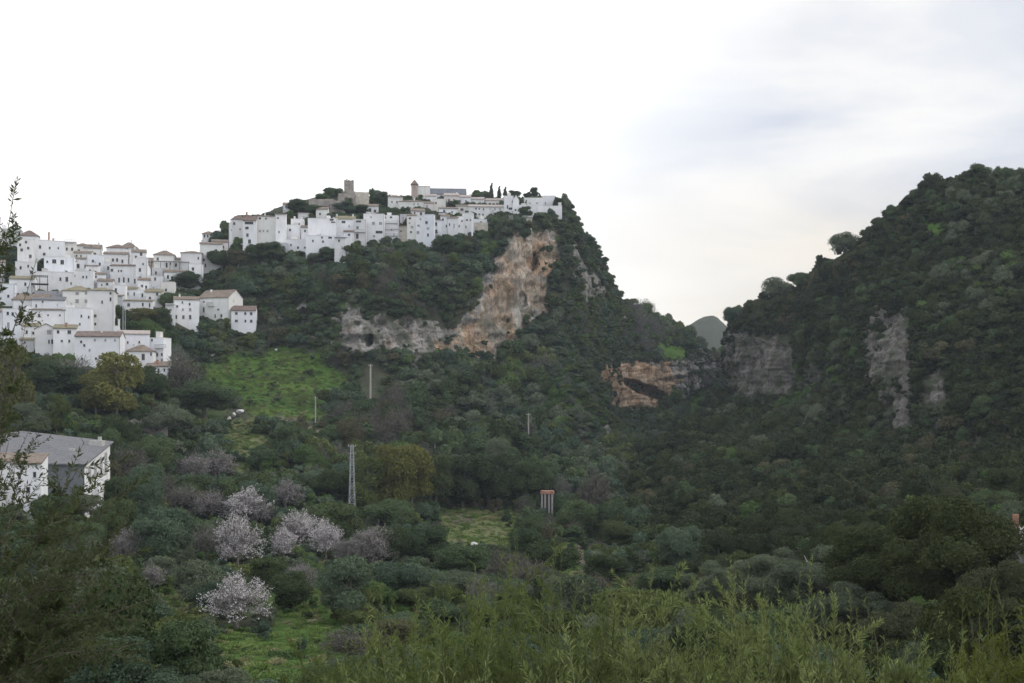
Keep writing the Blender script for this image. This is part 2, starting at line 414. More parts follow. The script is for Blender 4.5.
def ground_material(dark_rock=False):
    n = NT('hillside_ground'); g = n.geo()
    at = n.n('ShaderNodeAttribute', attribute_name='cover')
    sep = n.n('ShaderNodeSeparateColor'); n.l(at.outputs['Color'], sep.inputs[0])
    big = n.noise(g, .05, 5, .65); mid = n.noise(g, .5, 5, .7); fine = n.noise(g, 3.0, 4, .7)
    scrub = n.ramp(mid, [(.28, (.030, .038, .022)), (.5, (.050, .058, .032)), (.68, (.085, .075, .050)), (.8, (.15, .13, .10))])
    grass = n.ramp(mid, [(.3, (.034, .056, .018)), (.42, (.046, .096, .018)), (.55, (.066, .135, .024)), (.72, (.115, .15, .046))])
    path = n.noise(g, 1.0, 4, .6, (.035, .035, .9))
    grass = n.mix(.7, grass, n.ramp(path, [(.38, (.62, .58, .55)), (.50, (1.05, 1.05, 1.0)), (.62, (1.15, 1.05, .9))]), 'MULTIPLY')
    grass = n.mix(.7, grass, n.ramp(big, [(.40, (.75, .95, .7)), (.6, (1.25, 1.0, .95))]), 'MULTIPLY')
    grass = n.mix(.75, grass, n.ramp(fine, [(.3, .6), (.7, 1.35)]), 'MULTIPLY')
    straw = n.ramp(mid, [(.3, (.085, .095, .036)), (.5, (.145, .155, .062)), (.7, (.20, .19, .095))])
    grass = n.mix(n.math('MULTIPLY', at.outputs['Alpha'], .85), grass, n.mix(.6, straw, n.ramp(fine, [(.3, .6), (.7, 1.35)]), 'MULTIPLY'))
    streak = n.noise(g, 1.0, 6, .65, (.30, .30, .06)); blot = n.noise(g, .06, 4, .6)
    grit = n.noise(g, 1.2, 6, .75)
    grey = n.ramp(streak, [(.3, (.14, .133, .122)), (.48, (.26, .245, .225)), (.62, (.37, .35, .325)), (.75, (.50, .47, .43))])
    ochre = n.ramp(streak, [(.3, (.13, .085, .060)), (.46, (.31, .21, .14)), (.62, (.41, .31, .22)), (.78, (.46, .39, .32))])
    # the cliff under the village is stained ochre, the wooded hill's limestone stays grey
    fr = n.n('ShaderNodeAttribute', attribute_name='fresh').outputs['Fac']
    ob = n.math('ADD', n.math('MULTIPLY', fr, .22), n.math('ADD', n.math('MULTIPLY', blot, .55), n.math('MULTIPLY', n.noise(g, 1.0, 5, .65, (.11, .11, .03)), .45)))
    rock = grey if dark_rock else n.mix(n.ramp(ob, [(.54, 0), (.70, 1)]), grey, ochre)
    rock = n.mix(.75, rock, n.ramp(grit, [(.3, .35), (.6, 1.15)]), 'MULTIPLY')
    crack = n.noise(g, 1.0, 5, .7, (.55, .55, .05))
    rock = n.mix(.8, rock, n.ramp(crack, [(.36, .25), (.47, 1.0)]), 'MULTIPLY')
    # the wooded hill's limestone is evenly darker
    if dark_rock: rock = n.mix(1.0, rock, (.56, .55, .53), 'MULTIPLY')
    else: rock = n.mix(fr, rock, n.mix(1.0, rock, (1.5, 1.46, 1.38), 'MULTIPLY'))
    moss = n.ramp(n.noise(g, .16, 4, .7), [(.47, 0), (.58, 1)])
    rock = n.mix(n.math('MULTIPLY', moss, n.math('SUBTRACT', .8, n.math('MULTIPLY', fr, .4))), rock, (.055, .065, .035))
    dirt = n.ramp(mid, [(.3, (.07, .065, .04)), (.7, (.20, .17, .125))])
    c = n.mix(sep.outputs[1], scrub, grass)
    c = n.mix(sep.outputs[0], c, rock)
    c = n.mix(sep.outputs[2], c, dirt)
    n.color(c); n.b.inputs['Roughness'].default_value = 1
    n.bump(grit, .8, .9)
    return n.mat
M['ground'] = ground_material(); M['ground_dark'] = ground_material(True)

hillL, pL, rockL, grL, dirtL, opL = finish('hillside', px, D, py, pos, ROCKS, GRASS, DIRT, CAVES, 1, .42)
pxL, pyL, DL = px, py, D

RIGHT = [
 [(760,640,460),(760,650,440),(760,650,425),(755,650,405),(755,650,353),(760,660,342),(770,680,339),(800,720,364)],
 [(600,425,500),(640,455,468),(690,492,436),(731,545,404),(731,550,351),(740,555,332),(752,565,327),(795,620,354)],
 [(556,318,530),(598,355,486),(660,405,447),(729,470,404),(727,476,343),(736,483,327),(749,492,319),(790,560,354)],
 [(575,262,560),(636,305,512),(692,350,464),(757,432,408),(755,442,337),(765,450,313),(785,462,300),(820,540,344)],
 [(600,196,600),(676,240,540),(742,292,486),(809,392,405),(807,404,353),(822,417,308),(847,442,261),(870,530,334)],
 [(630,138,650),(735,178,575),(802,236,510),(852,346,424),(855,366,355),(870,391,298),(895,427,223),(925,520,324)],
 [(690,98,700),(795,130,610),(862,190,536),(896,306,444),(902,326,349),(920,362,286),(940,414,194),(960,500,314)],
 [(760,78,740),(856,105,634),(930,160,545),(946,276,462),(957,302,377),(967,347,286),(985,407,184),(995,500,304)],
 [(830,60,780),(926,84,650),(990,130,556),(1002,256,472),(1012,282,401),(1017,332,294),(1030,402,189),(1040,490,294)],
 [(930,44,840),(1020,70,670),(1080,110,566),(1082,232,482),(1088,256,413),(1092,312,306),(1104,396,185),(1110,480,284)],
 [(1150,36,900),(1200,60,690),(1250,100,575),(1250,200,482),(1250,230,413),(1250,290,310),(1250,380,187),(1250,480,274)],
 [(1700,36,900),(1700,60,690),(1700,100,575),(1700,200,482),(1700,230,413),(1700,290,310),(1700,380,187),(1700,480,274)],
]
px, D, py, pos = sheet(RIGHT, [40, 60, 80, 80, 60, 70, 16], [24, 30, 46, 50, 50, 46, 44, 36, 36, 30, 20], near=False)
ROCKR = [[(724,402),(724,332),(745,330),(770,338),(790,350),(795,380),(775,402),(745,412)],
         [(862,352),(868,305),(894,308),(908,332),(918,376),(904,384),(886,376)], [(880,430),(885,375),(905,370),(912,400),(908,440)],
         [(800,398),(806,366),(822,360),(828,385),(820,402)],[(862,372),(870,330),(880,340),(876,380)],[(912,345),(920,325),(930,338),(926,358)],[(905,460),(912,436),(922,442),(920,466)],[(840,402),(848,380),(858,388),(852,408)],[(960,470),(968,420),(985,415),(990,470)], [(920,400),(928,372),(945,380),(940,410)], [(885,270),(888,248),(896,252),(895,275)],
         [(1000,440),(1004,395),(1024,400),(1020,450)], [(930,445),(936,412),(950,420),(948,450)],[(838,330),(842,298),(854,302),(852,334)]]
M['ground_warm'] = M['ground']; M['ground'] = M['ground_dark']
hillR, pR, rockR, grR, dirtR, opR = finish('wooded_hill', px, D, py, pos, ROCKR,
      [[(918,240),(926,224),(950,222),(954,236),(935,244)]], [], [], 5, .40)
pxR, pyR, DR = px, py, D
M['ground'] = M['ground_warm']

# the far hill seen through the gap
FAR = [(560,352),(640,346),(676,334),(690,324),(702,318),(712,316),(722,322),(736,332),(760,344),(830,352),(960,356)]
px, D, py, pos = sheet([[(p, 1150, 430), (p, 1300, 400), (p, 1420, (400 + y) / 2), (p, 1500, y), (p, 1600, y + 30)] for p, y in FAR],
                       [8, 16, 20, 6], [14] * (len(FAR) - 1), near=False)
hillF, pF, *_ = finish('far_hill', px, D, py, pos, [], [], [], [], 8, .9)

# low country all round, out to the horizon
n_ = 40; gx = np.linspace(-2600, 2600, n_ + 1); gv = np.stack(np.meshgrid(gx, gx + 400), -1).reshape(-1, 2)
gz = -62 + 4 * fbm(np.concatenate([gv * .003, np.zeros((len(gv), 1))], 1), 3, 2)
gm = mesh_np('ground', np.concatenate([gv, gz[:, None]], 1), grid_faces(n_ + 1, n_ + 1), [M['ground']], True)
tag(link('ground', gm), kind='structure')

def bvh(p):
    q = p[::2, ::2]
    return BVHTree.FromPolygons([tuple(v) for v in q.reshape(-1, 3).tolist()], grid_faces(q.shape[0], q.shape[1]).tolist())
BL, BR = bvh(pL), bvh(pR)

def hit(px, py, which='L'):
    d = Vector(((px - CX) / F, 1, (HY - py) / F)).normalized()
    best = None
    for nm, b in (('L', BL), ('R', BR)):
        if nm in which:
            h, nn, _, t = b.ray_cast(d * 30, d)
            if h is not None and (best is None or h.y < best.y): best = h
    return best
def hit_down(px, py, which='L'):
    for k in range(80):
        h = hit(px, py + k, which)
        if h is not None: return h
def ground_z(x, y, which='L'):
    zs = []
    for nm, b in (('L', BL), ('R', BR)):
        if nm in which:
            h = b.ray_cast(Vector((x, y, 400)), Vector((0, 0, -1)))[0]
            if h is not None: zs.append(h.z)
    return max(zs) if zs else 0.0
# ------------------------------------------------------------------ houses
_win_cache = {}
def window_mesh(w, h, kind):
    k = (round(w, 1), round(h, 1), kind)
    if k in _win_cache: return _win_cache[k]
    w, h = k[0], k[1]; f = .07
    fr = MB()
    fr.box(-w/2, -w/2 + f, .05, .12, 0, h); fr.box(w/2 - f, w/2, .05, .12, 0, h)
    fr.box(-w/2 + f, w/2 - f, .05, .12, 0, f); fr.box(-w/2 + f, w/2 - f, .05, .12, h - f, h)
    if w > .7: fr.box(-f/2, f/2, .055, .115, f, h - f)
    fr.box(-w/2 - .08, w/2 + .08, -.09, .04, -.08, -.005)
    g = MB(); g.box(-w/2 + .01, w/2 - .01, .125, .16, .01, h - .01)
    gm = M['shutter'] if kind == 's' else M['glass']
    _win_cache[k] = (fr.data('window', M['frame']), g.data('pane', gm))
    return _win_cache[k]

def wall_front(mb, x0, x1, z0, z1, ops, y=0.0, rev=.16):
    """front face at y with rectangular openings and their reveals"""
    xs = sorted({x0, x1, *[o[0] for o in ops], *[o[1] for o in ops]})
    zs = sorted({z0, z1, *[o[2] for o in ops], *[o[3] for o in ops]})
    for a, b in zip(xs, xs[1:]):
        for c, d in zip(zs, zs[1:]):
            mx, mz = (a + b) / 2, (c + d) / 2
            if any(o[0] < mx < o[1] and o[2] < mz < o[3] for o in ops): continue
            mb.poly([(a, y, c), (b, y, c), (b, y, d), (a, y, d)])
    for a, b, c, d in ops:
        mb.poly([(a, y, c), (a, y + rev, c), (a, y + rev, d), (a, y, d)])
        mb.poly([(b, y, c), (b, y, d), (b, y + rev, d), (b, y + rev, c)])
        mb.poly([(a, y, c), (b, y, c), (b, y + rev, c), (a, y + rev, c)])
        mb.poly([(a, y, d), (a, y + rev, d), (b, y + rev, d), (b, y, d)])

HOUSES = []
def house(x0, x1, yt, yb, roof, rise, wins, label, mat='white', rm='tile', dp=None, yaw=None, grp='L', dD=0.0,
          chim=(), balc=(), name='house', cat='house', swin=(), over=.3):
    cxp = (x0 + x1) / 2
    h = hit_down(cxp, yb)
    D = h.y + dD
    s = D / F
    W = (x1 - x0) * s; H = (yb - yt) * s; RZ = rise * s
    a = math.atan2(cxp - CX, F)
    jit = ((int(x0 * 7 + yt * 13) % 11) - 5) * .9
    rz = -a * .75 + R(jit) if yaw is None else R(yaw)
    W /= max(.6, math.cos(rz + a))
    if dp is None: dp = min(10.0, max(5.0, W * .9))
    root = empty(name, P3(cxp, yb, D), rz)
    tag(root, label, cat, kind='thing', group={'L': 'white houses of the lower hillside quarter', 'T': 'white houses along the clifftop',
                           'V': 'houses on the valley slope'}.get(grp, grp))
    wm_ = M[mat]; rmm = M[rm]
    zb = -3.0
    # windows: px centre, py centre, w px, h px, kind
    ops, wl = [], []
    for wdef in wins:
        wx, wy = wdef[0], wdef[1]
        ww = (wdef[2] if len(wdef) > 2 else 2.3) * s; wh = (wdef[3] if len(wdef) > 3 else 3.0) * s
        kind = wdef[4] if len(wdef) > 4 else 'g'
        v_ = random.Random(int(wx * 97 + wy * 31)); ww *= v_.uniform(.8, 1.15); wh *= v_.uniform(.85, 1.2)
        lx = (wx - cxp) * s / max(.6, math.cos(rz + a)); lz = (yb - wy) * s - wh / 2
        if lx - ww/2 < -W/2 + .15 or lx + ww/2 > W/2 - .15 or lz + wh > H - .12: 
            lx = min(max(lx, -W/2 + .2 + ww/2), W/2 - .2 - ww/2); lz = min(lz, H - .2 - wh)
        ww, wh = max(round(ww, 1), .5), max(round(wh, 1), .5)
        if any(lx - ww/2 < o[1] and lx + ww/2 > o[0] and lz < o[3] and lz + wh > o[2] for o in ops): continue
        ops.append((lx - ww/2, lx + ww/2, lz, lz + wh)); wl.append((lx, lz, ww, wh, kind))
    wb = MB()
    wall_front(wb, -W/2, W/2, zb, H, ops)
    hb = H + (RZ if roof == 'shed' else 0)
    wb.poly([(W/2, dp, zb), (-W/2, dp, zb), (-W/2, dp, hb), (W/2, dp, hb)])
    for sx_, od in ((W/2, 1), (-W/2, -1)):
        pr = [(0, zb), (dp, zb), (dp, hb)] + ([(dp/2, H + RZ)] if roof == 'gx' else []) + [(0, H)]
        pts = [(sx_, u, z) for u, z in pr]
        wb.poly(pts if od > 0 else pts[::-1])
    if roof == 'gy':
        wb.poly([(-W/2, 0, H), (W/2, 0, H), (0, 0, H + RZ)]); wb.poly([(W/2, dp, H), (-W/2, dp, H), (0, dp, H + RZ)])
    wb.build('wall', wm_, parent=root)
    for lx, lz, ww, wh, kind in wl:
        fm, pm = window_mesh(ww, wh, kind)
        wo = link('window', fm, root, (lx, 0, lz)); link('pane', pm, wo)
    # windows on the side wall that turns towards the valley
    for u, z, ww, wh in swin:
        fm, pm = window_mesh(ww, wh, 'g')
        wo = link('window', fm, root, (W/2 + .06, u * dp, z * H), R(90)); link('pane', pm, wo, (0, -.03, 0))
    o, t = over, .22
    rb = MB()
    if roof == 'flat':
        rb.box(-W/2 - .06, W/2 + .06, -.06, dp + .06, H + .003, H + .16)
    elif roof == 'gx':
        e = o * RZ / (dp / 2)
        rb.prism([(-o, H - e), (dp/2, H + RZ), (dp + o, H - e), (dp + o, H - e + t), (dp/2, H + RZ + t), (-o, H - e + t)], -W/2 - .15, W/2 + .15, 'x')
    elif roof == 'gy':
        e = o * RZ / (W / 2)
        rb.prism([(-W/2 - o, H - e), (0, H + RZ), (W/2 + o, H - e), (W/2 + o, H - e + t), (0, H + RZ + t), (-W/2 - o, H - e + t)], -.15, dp + .15, 'y')
    elif roof == 'shed':
        e = o * RZ / dp
        rb.prism([(-o, H - e), (dp + o, H + RZ + e), (dp + o, H + RZ + e + t), (-o, H - e + t)], -W/2 - .15, W/2 + .15, 'x')
    elif roof == 'hip':
        X, Y0, Y1 = W/2 + o, -o, dp + o
        q = min(X * .85, (Y1 - Y0) / 2)
        z0 = H + .003; zt = H + RZ + t
        A = [(-X, Y0, z0), (X, Y0, z0), (X, Y1, z0), (-X, Y1, z0)]
        B = [(x, y, z0 + .14) for x, y, z in A]; yc = (Y0 + Y1) / 2
        r1, r2 = (-X + q, yc, zt), (X - q, yc, zt)
        rb.poly(A[::-1])
        for i in range(4): rb.poly([A[i], A[(i+1) % 4], B[(i+1) % 4], B[i]])
        rb.poly([B[0], B[1], r2, r1]); rb.poly([B[2], B[3], r1, r2]); rb.poly([B[1], B[2], r2]); rb.poly([B[3], B[0], r1])
    ro = rb.build('roof', M['terrace'] if roof == 'flat' and rm == 'tile' else rmm, parent=root)
    rr = random.Random(int(x0 * 31 + yt * 17))
    if roof == 'flat' and W > 3.2 and rr.random() < .55:
        hw = rr.uniform(1.2, 2.0); hx = rr.uniform(-W/2 + hw/2 + .2, W/2 - hw/2 - .2); hh = rr.uniform(.8, 1.9)
        m_ = MB(); m_.box(hx - hw/2, hx + hw/2, dp * .45, dp * .8, H + .163, H + hh); m_.box(hx - hw/2 - .1, hx + hw/2 + .1, dp * .45 - .1, dp * .8 + .1, H + hh + .003, H + hh + .12)
        m_.build('roof_hut', M[rr.choice(['white', 'cream', 'cool', 'grey'])], parent=ro)
    if rr.random() < .5:
        lx = rr.uniform(-W * .35, W * .35); m_ = MB(); zt = H + (RZ * .5 if roof != 'flat' else 0); l = rr.uniform(1.2, 2.4)
        m_.tube([(lx, dp * .5, zt - .5), (lx, dp * .5, zt + l)], .035, 4)
        for k_ in (.95, .8, .65): m_.box(lx - .45 * k_, lx + .45 * k_, dp * .5 - .02, dp * .5 + .02, zt + l * k_, zt + l * k_ + .04)
        m_.build('aerial', M['rail'], parent=ro)
    if W > 3 and rr.random() < .6:
        lx = rr.choice([-1, 1]) * (W/2 - .18); m_ = MB(); m_.tube([(lx, -.06, zb), (lx, -.06, H - .1)], .05, 5); m_.build('downpipe', M['frame'], parent=root)
    for c in chim:
        lx = (c[0] - cxp) * s; hh = (c[1] if len(c) > 1 else 4) * s
        zt = {'flat': H, 'gx': H + RZ * .75, 'shed': H + RZ * .6, 'hip': H + RZ * .6, 'gy': H + RZ * .6}[roof]
        cb = MB(); cb.box(lx - .28, lx + .28, dp*.35 + .1, dp*.35 + .7, zt - .8, zt + hh); cb.box(lx - .36, lx + .36, dp*.35, dp*.35 + .8, zt + hh + .003, zt + hh + .15)
        cb.build('chimney', M[c[2] if len(c) > 2 else 'white'], parent=ro)
    for bx0, bx1, by, bh in balc:
        l0, l1, lz, hh = (bx0 - cxp) * s, (bx1 - cxp) * s, (yb - by) * s, bh * s
        bo = MB(); bo.box(l0, l1, -.9, -.003, lz - .14, lz); bo = bo.build('balcony', M['white'], parent=root)
        rl = MB()
        for y_ in (-.88,):
            rl.box(l0, l1, y_, y_ + .05, lz + hh - .05, lz + hh)
            k = max(3, int((l1 - l0) / .25))
            for i in range(k + 1):
                xx = l0 + (l1 - l0 - .04) * i / k; rl.box(xx, xx + .04, y_ + .005, y_ + .045, lz + .002, lz + hh - .052)
        rl.build('railing', M['rail'], parent=bo)
    HOUSES.append((x0, x1, yt - rise, yb, D))
    return root, s, W, H, dp

H_ = house
# ---- lower quarter on the slope, topmost row on the skyline first
H_(-60,-34,236,258,'gx',3,[(-50,245),(-42,245)],'white skyline house outside the frame beyond the olive branches')
H_(-34,-2,226,262,'hip',4,[(-24,240),(-12,240),(-18,250)],'tall white house at the frame edge behind olive branches')
H_(-2,20,229,250,'flat',0,[(4,236),(12,236),(6,244)],'pale flat roofed skyline house seen through the olive branches',mat='grey')
H_(20,38,236,262,'hip',6,[(26,243),(29,249),(22,246)],'house with a broad rust brown roof on the skyline by the olive twigs',rm='redtile')
H_(36,48,240,262,'flat',0,[(40,247),(44,254)],'narrow white skyline house right of the rust brown roof')
H_(44,64,241,262,'flat',0,[(50,248,1.6,2),(58,248,1.6,2)],'long flat skyline house with a reddish chimney stack on top',chim=[(49,9,'brick'),(53,3,'brick')],mat='cool')
H_(64,76,242,262,'flat',0,[(67,249),(72,249)],'pale skyline house with an iron roof terrace railing',mat='cream',balc=[(64.5,75.5,242,3)])
H_(75,90,246,260,'hip',3,[(79,251),(86,251)],'small skyline house with a low dark hipped roof')
H_(84,101,248,262,'gx',4,[(89,254),(95,254)],'skyline house with two stacked dark roof rows',mat='cream',chim=[(98,3)])
H_(74,91,253,266,'gx',2.5,[(77,256,1.6,2),(81,256,1.6,2),(87,257)],'white house with two small windows below the hipped skyline roof',dD=-4)
H_(87,103,255,280,'flat',0,[(99.5,264),(93,261)],'tall plain white house with one window near its edge',mat='cool')
H_(104,127,254,270,'gx',3,[(113,260),(117,260),(122,261)],'white house with a leafy roof terrace and three windows',mat='white',chim=[(108,4)])
H_(107,126,248,262,'hip',4,[(112,254),(120,254)],'brown roofed skyline house left of the aerial mast',rm='redtile')
H_(120,137,248,262,'hip',6,[(128,257),(133,257)],'skyline house with the high hipped roof beneath the aerial mast')
H_(132,146,252,275,'gx',3,[(141,261),(136,257),(141,254)],'white corner house at the right end of the skyline row',chim=[(135,3)])
H_(18,34,239,266,'flat',0,[(20.5,245),(26,242),(28,248),(22,250),(30,256)],'white house with scattered dark windows among olive twigs',dD=-8)
H_(16,36,262,282,'flat',0,[(21,268),(28,266),(31,272)],'white house with a low terrace under the scattered window house',mat='cool')
H_(45,73,257,283,'flat',0,[(54.5,261.5,4,4.5),(62,262,4,4.5),(48,262,1.8,2.5),(66,272,2,3)],'white house with two big arched terrace openings',mat='cool')
H_(71,89,259,276,'gx',2,[(77,266,5,4),(85,266,2,3)],'white house with a dark planted courtyard opening')
H_(10,33,279,296,'gx',3.5,[(16,285),(25,284)],'white house with a tawny sloping roof beside the olive tree',rm='olivetile')
H_(36,73,272,293,'flat',0,[(60,279,2,3),(66,279,3,4),(70,283,1.5,3)],'broad white house behind the dark metal pergola',mat='white')
H_(72,93,271,292,'flat',0,[(75,276,1.5,2.2),(83,277,1.5,2.5),(86.3,277,1.5,2.5)],'white house with a pair of narrow windows above the cream block')
H_(91,105,274,292,'gx',2,[(96,277,1.5,2),(101,279,1.5,2)],'small white house right of the narrow window pair',mat='cool')
H_(98,113,281,296,'gx',2.5,[(107,284),(102,285,1.5,2)],'low white house with a dark roof above the tall block')
H_(111,146,266,292,'gx',2.5,[(110,270.5),(119,271,1.6,2.2),(121.5,271,1.6,2.2),(119.5,280,1.8,4.5),(124,280,1.8,4.5),(128.5,280,1.8,4.5),(134.5,281,1.8,4.5),(115,286)],'white house with a row of four tall dark windows',rm='redtile')
H_(136,147,258,296,'flat',0,[(140,270),(140,278),(143,264,1.6,2.2)],'tall narrow white house closing the four window row',mat='cool')
H_(112,125,285,303,'flat',0,[(123,297,2,4),(116,290)],'white house with a dark doorway beside the tall block')
H_(124,137,289,302,'shed',3,[(128,294,1.8,3.6),(134,294,1.8,3.6)],'small house with a lean brown roof under the four tall windows',rm='olivetile')
H_(125,147,290,303,'flat',0,[(129,295,2,4),(135.5,295,2,4),(142,295,2,4)],'white house with three tall windows in line')
H_(145,162,292,308,'shed',4,[(157,294),(150,298)],'white house with a tawny sloped roof above the trees',rm='olivetile')
H_(122,152,301,314,'shed',3,[(129,305),(142.5,304.5,1.6,4),(149,305,1.6,4)],'low white house with a mossy roof above the little wood',rm='olivetile')
H_(146,162,276,294,'flat',0,[(155,279),(150,284)],'white terrace house with potted plants below the pergola',mat='cool')
H_(160,174,282,306,'flat',0,[(166,290),(170,297)],'blank white house at the wood edge below the pergola',mat='cream')
# pale block and what stands round it
H_(63,90,291,316,'hip',6,[(77,293.5,3.6,2.6,'s'),(86,293,3.6,2.6,'s'),(77,301,3.6,3.2,'s'),(86,301,3.6,3.2,'s')],'big cream block with four shuttered windows and a brown hipped roof',mat='cream',rm='olivetile',dp=11)
H_(88,113,290.5,334,'hip',4,[(102,302,1.4,3),(95.5,316),(95.5,324),(110,293,2,2),(110,299,2,4)],'tall white slab house adjoining the cream block',rm='olivetile',mat='cool',dp=11,dD=-2)
H_(63,90,308,336,'flat',0,[(81,316,1.6,2.6),(79.6,324,1.8,2.6),(88,317,1.6,3)],'plain white house directly under the cream block',dD=-4)
H_(33,64,300,318,'shed',12,[(37,306,1.6,3),(43,302,2,2)],'white house under the large grey sheet roof',rm='greyroof',dp=14,mat='cool')
H_(13,31,300,318,'hip',7,[(26,308.5,3.6,3,'s'),(20,307)],'white house with a dark brown hip roof and a green shutter',rm='tile')
H_(29,48,300,316,'gx',6,[(35,303,1.5,3),(43,302)],'white house with a brown gabled roof in front of the grey sheet roof',rm='tile')
H_(3,32,309,345,'flat',0,[(8.5,313.5),(13,314),(18,316,1.8,2.4),(27,315,1.8,2.4),(25.5,324.5,2.6,4.5),(9,325,3,5,'s'),(26,333,2,3)],'wide white house of three storeys behind the olive twigs',mat='cool')
H_(31,64,310,340,'shed',3,[(39.5,315.5,2,3.4),(48,315,1.6,2),(59,315,1.6,2)],'white house with one black window under a thin lean roof',mat='white',dD=-2)
H_(36,56,329,356,'gy',5,[(49,332,4,3.6,'s'),(48.8,341.5,2.2,4),(51.8,341.5,2.2,4),(54.4,341.5,1.8,4)],'cottage with a triple dark window and mossy gable',rm='olivetile',mat='white')
H_(54,76,328.5,356,'shed',4.5,[(58.5,332,2.2,3.4),(69,332,3.8,3.4),(62,341,2,2.4),(69,341,2.4,3)],'cottage with a mossy lean roof next to the triple window cottage',rm='olivetile',chim=[(65.5,3,'brick')])
H_(20,33,340,354,'shed',3,[(25,342.5,2,3)],'little cottage with a mossy roof at the village foot',rm='olivetile',mat='grey')
r24,s24,W24,H24,d24 = H_(76,119,336.5,370,'gx',5.5,[(82,342,2.4,2.6),(85,345.5,2,2),(95,340,1.6,2,'s'),(105,340,1.6,2,'s'),(114,340,1.6,2,'s'),(96,358.5,2,2.6),(83,359,1.8,2.4),(90,350,1.5,2,'s')],'long white house with a reddish brown roof at the village foot',rm='redtile',chim=[(99.5,2.5)],mat='cool',dp=9)
H_(118,149,334,366,'gx',4,[(128,342.5,2,2.5),(139,342,1.8,2.2)],'long white house with a greyish roof adjoining the reddish one',mat='cool',rm='paleroof',dp=9)
H_(147,163,338,372,'flat',0,[(152,340,1.8,2.5),(157,354.5,2,3.2),(164,354.5,2,3.6),(163,360,1.6,2.5)],'white end house with a balcony rail across its upper floor',yaw=-10,balc=[(155,168,347.5,3)],dD=-1)
H_(146.5,157,329.5,344,'shed',0.5,[(151.5,338,2,2.6),(157,337,2,2.8)],'white rooftop storey stepping down above the balcony house',yaw=-10,dD=4,chim=[(150,2)])
H_(127,153,351.5,368,'hip',6.5,[(132,356,2,3),(143,357,4,6),(150.5,354,1.8,3)],'pavilion like house with a broad brown hipped roof',rm='tile',dD=-6,mat='white')
H_(146,167.5,366.5,375,'shed',5,[(158.5,370,1.8,3.6),(164,370,1.8,3.6)],'small lower house on stilts with a brown lean roof',rm='tile',dD=-9,dp=6,chim=[(156,3.5,'brick')])
H_(110,118.5,326,340,'flat',0,[(113,330,1.6,2)],'tiny white house with a pinnacle beside the tall slab',chim=[(118,7)],mat='white')
# ---- right hand part of that quarter
H_(146,158,258,280,'flat',0,[(149,262,1.6,2.4),(154,268)],'bare brown rendered house at a gap in the skyline',mat='brownwall')
H_(154,174,255,282,'hip',5,[(158,259),(166.5,265,2.2,4),(170,263,1.8,2.8)],'skyline house with a flat pyramid roof above the pergola',mat='cream')
H_(168,188,260,280,'gx',3,[(176,265),(183,265)],'skyline house with a long brown roof behind the pergola',mat='cream')
H_(181,201,253,280,'hip',2.5,[(190,268,1.6,2.4),(198,258,1.6,2.4)],'rounded white house with a thin dark roof edge',mat='cool')
H_(200,222,244,272,'gx',2.5,[(211.5,252.5,2.6,3),(204,260,2.6,3),(205.5,265.5,1.6,3),(216,250,1.6,2)],'white house at the wooded scarp below the turret',mat='cream')
H_(202.5,214,234,252,'hip',3,[(204.7,236,1.4,3),(207.7,236,1.4,3)],'white turret with a small hipped roof and paired windows',dD=3,dp=4.5)
H_(212,228,242,262,'gx',3,[(217,246),(223,247)],'small house behind the turret at the foot of the clifftop',mat='rosy')
# ---- three houses standing alone in the green
H_(174,198.5,299.5,328,'gx',3.5,[(176.6,317,1.6,3.6),(183.5,317,2.6,3.8),(190,317,2.2,3.8),(183,309.5,2.2,2.4,'s'),(190,309.5,2.2,2.4,'s'),(177.5,306.5,2.2,2),(189.5,304,2,2.2),(182.5,302.5,1.2,2.2)],'white three storey house leftmost of the trio above green slope',chim=[(179.5,3)],dp=7,grp='white houses standing apart on the green slope',mat='white')
H_(165.5,174.5,304,328,'flat',0,[(170.5,310,2,1.8,'s'),(170.5,317,2.4,3.6)],'low flat white annex at the left end of the trio',grp='white houses standing apart on the green slope',balc=[(166.5,174,304,1.8)],dp=5,mat='cool')
rb_, sb_, Wb_, Hb_, db_ = H_(199,228,297.5,320,'gx',8,[(204,301.5,2.2,1.6),(204,309.5,2,4.4),(203.6,316,2.6,1.8),(215,316,1.8,3.2),(221,316,2.2,2.6),(218,309.5,2.4,2)],'white house raised on pillars with a tall gable end',yaw=-20,swin=[(.35,.82,.8,1.0),(.55,.60,.8,1.0)],chim=[(204,2.5)],balc=[(207,214.5,305.5,3)],grp='white houses standing apart on the green slope',rm='tile',dp=9,mat='cream')
H_(231.5,255.5,310.5,333.5,'gx',5,[(236.5,313.5,2.6,2.6),(245.2,313.5,2.2,2.6),(251,313.5,2.6,2.6),(236.5,321,2.6,2.6),(245.4,321,2,2.6),(251,321,2.6,2.6)],'white cube house with six small windows and red roof',rm='redtile',grp='white houses standing apart on the green slope',dp=6.5)
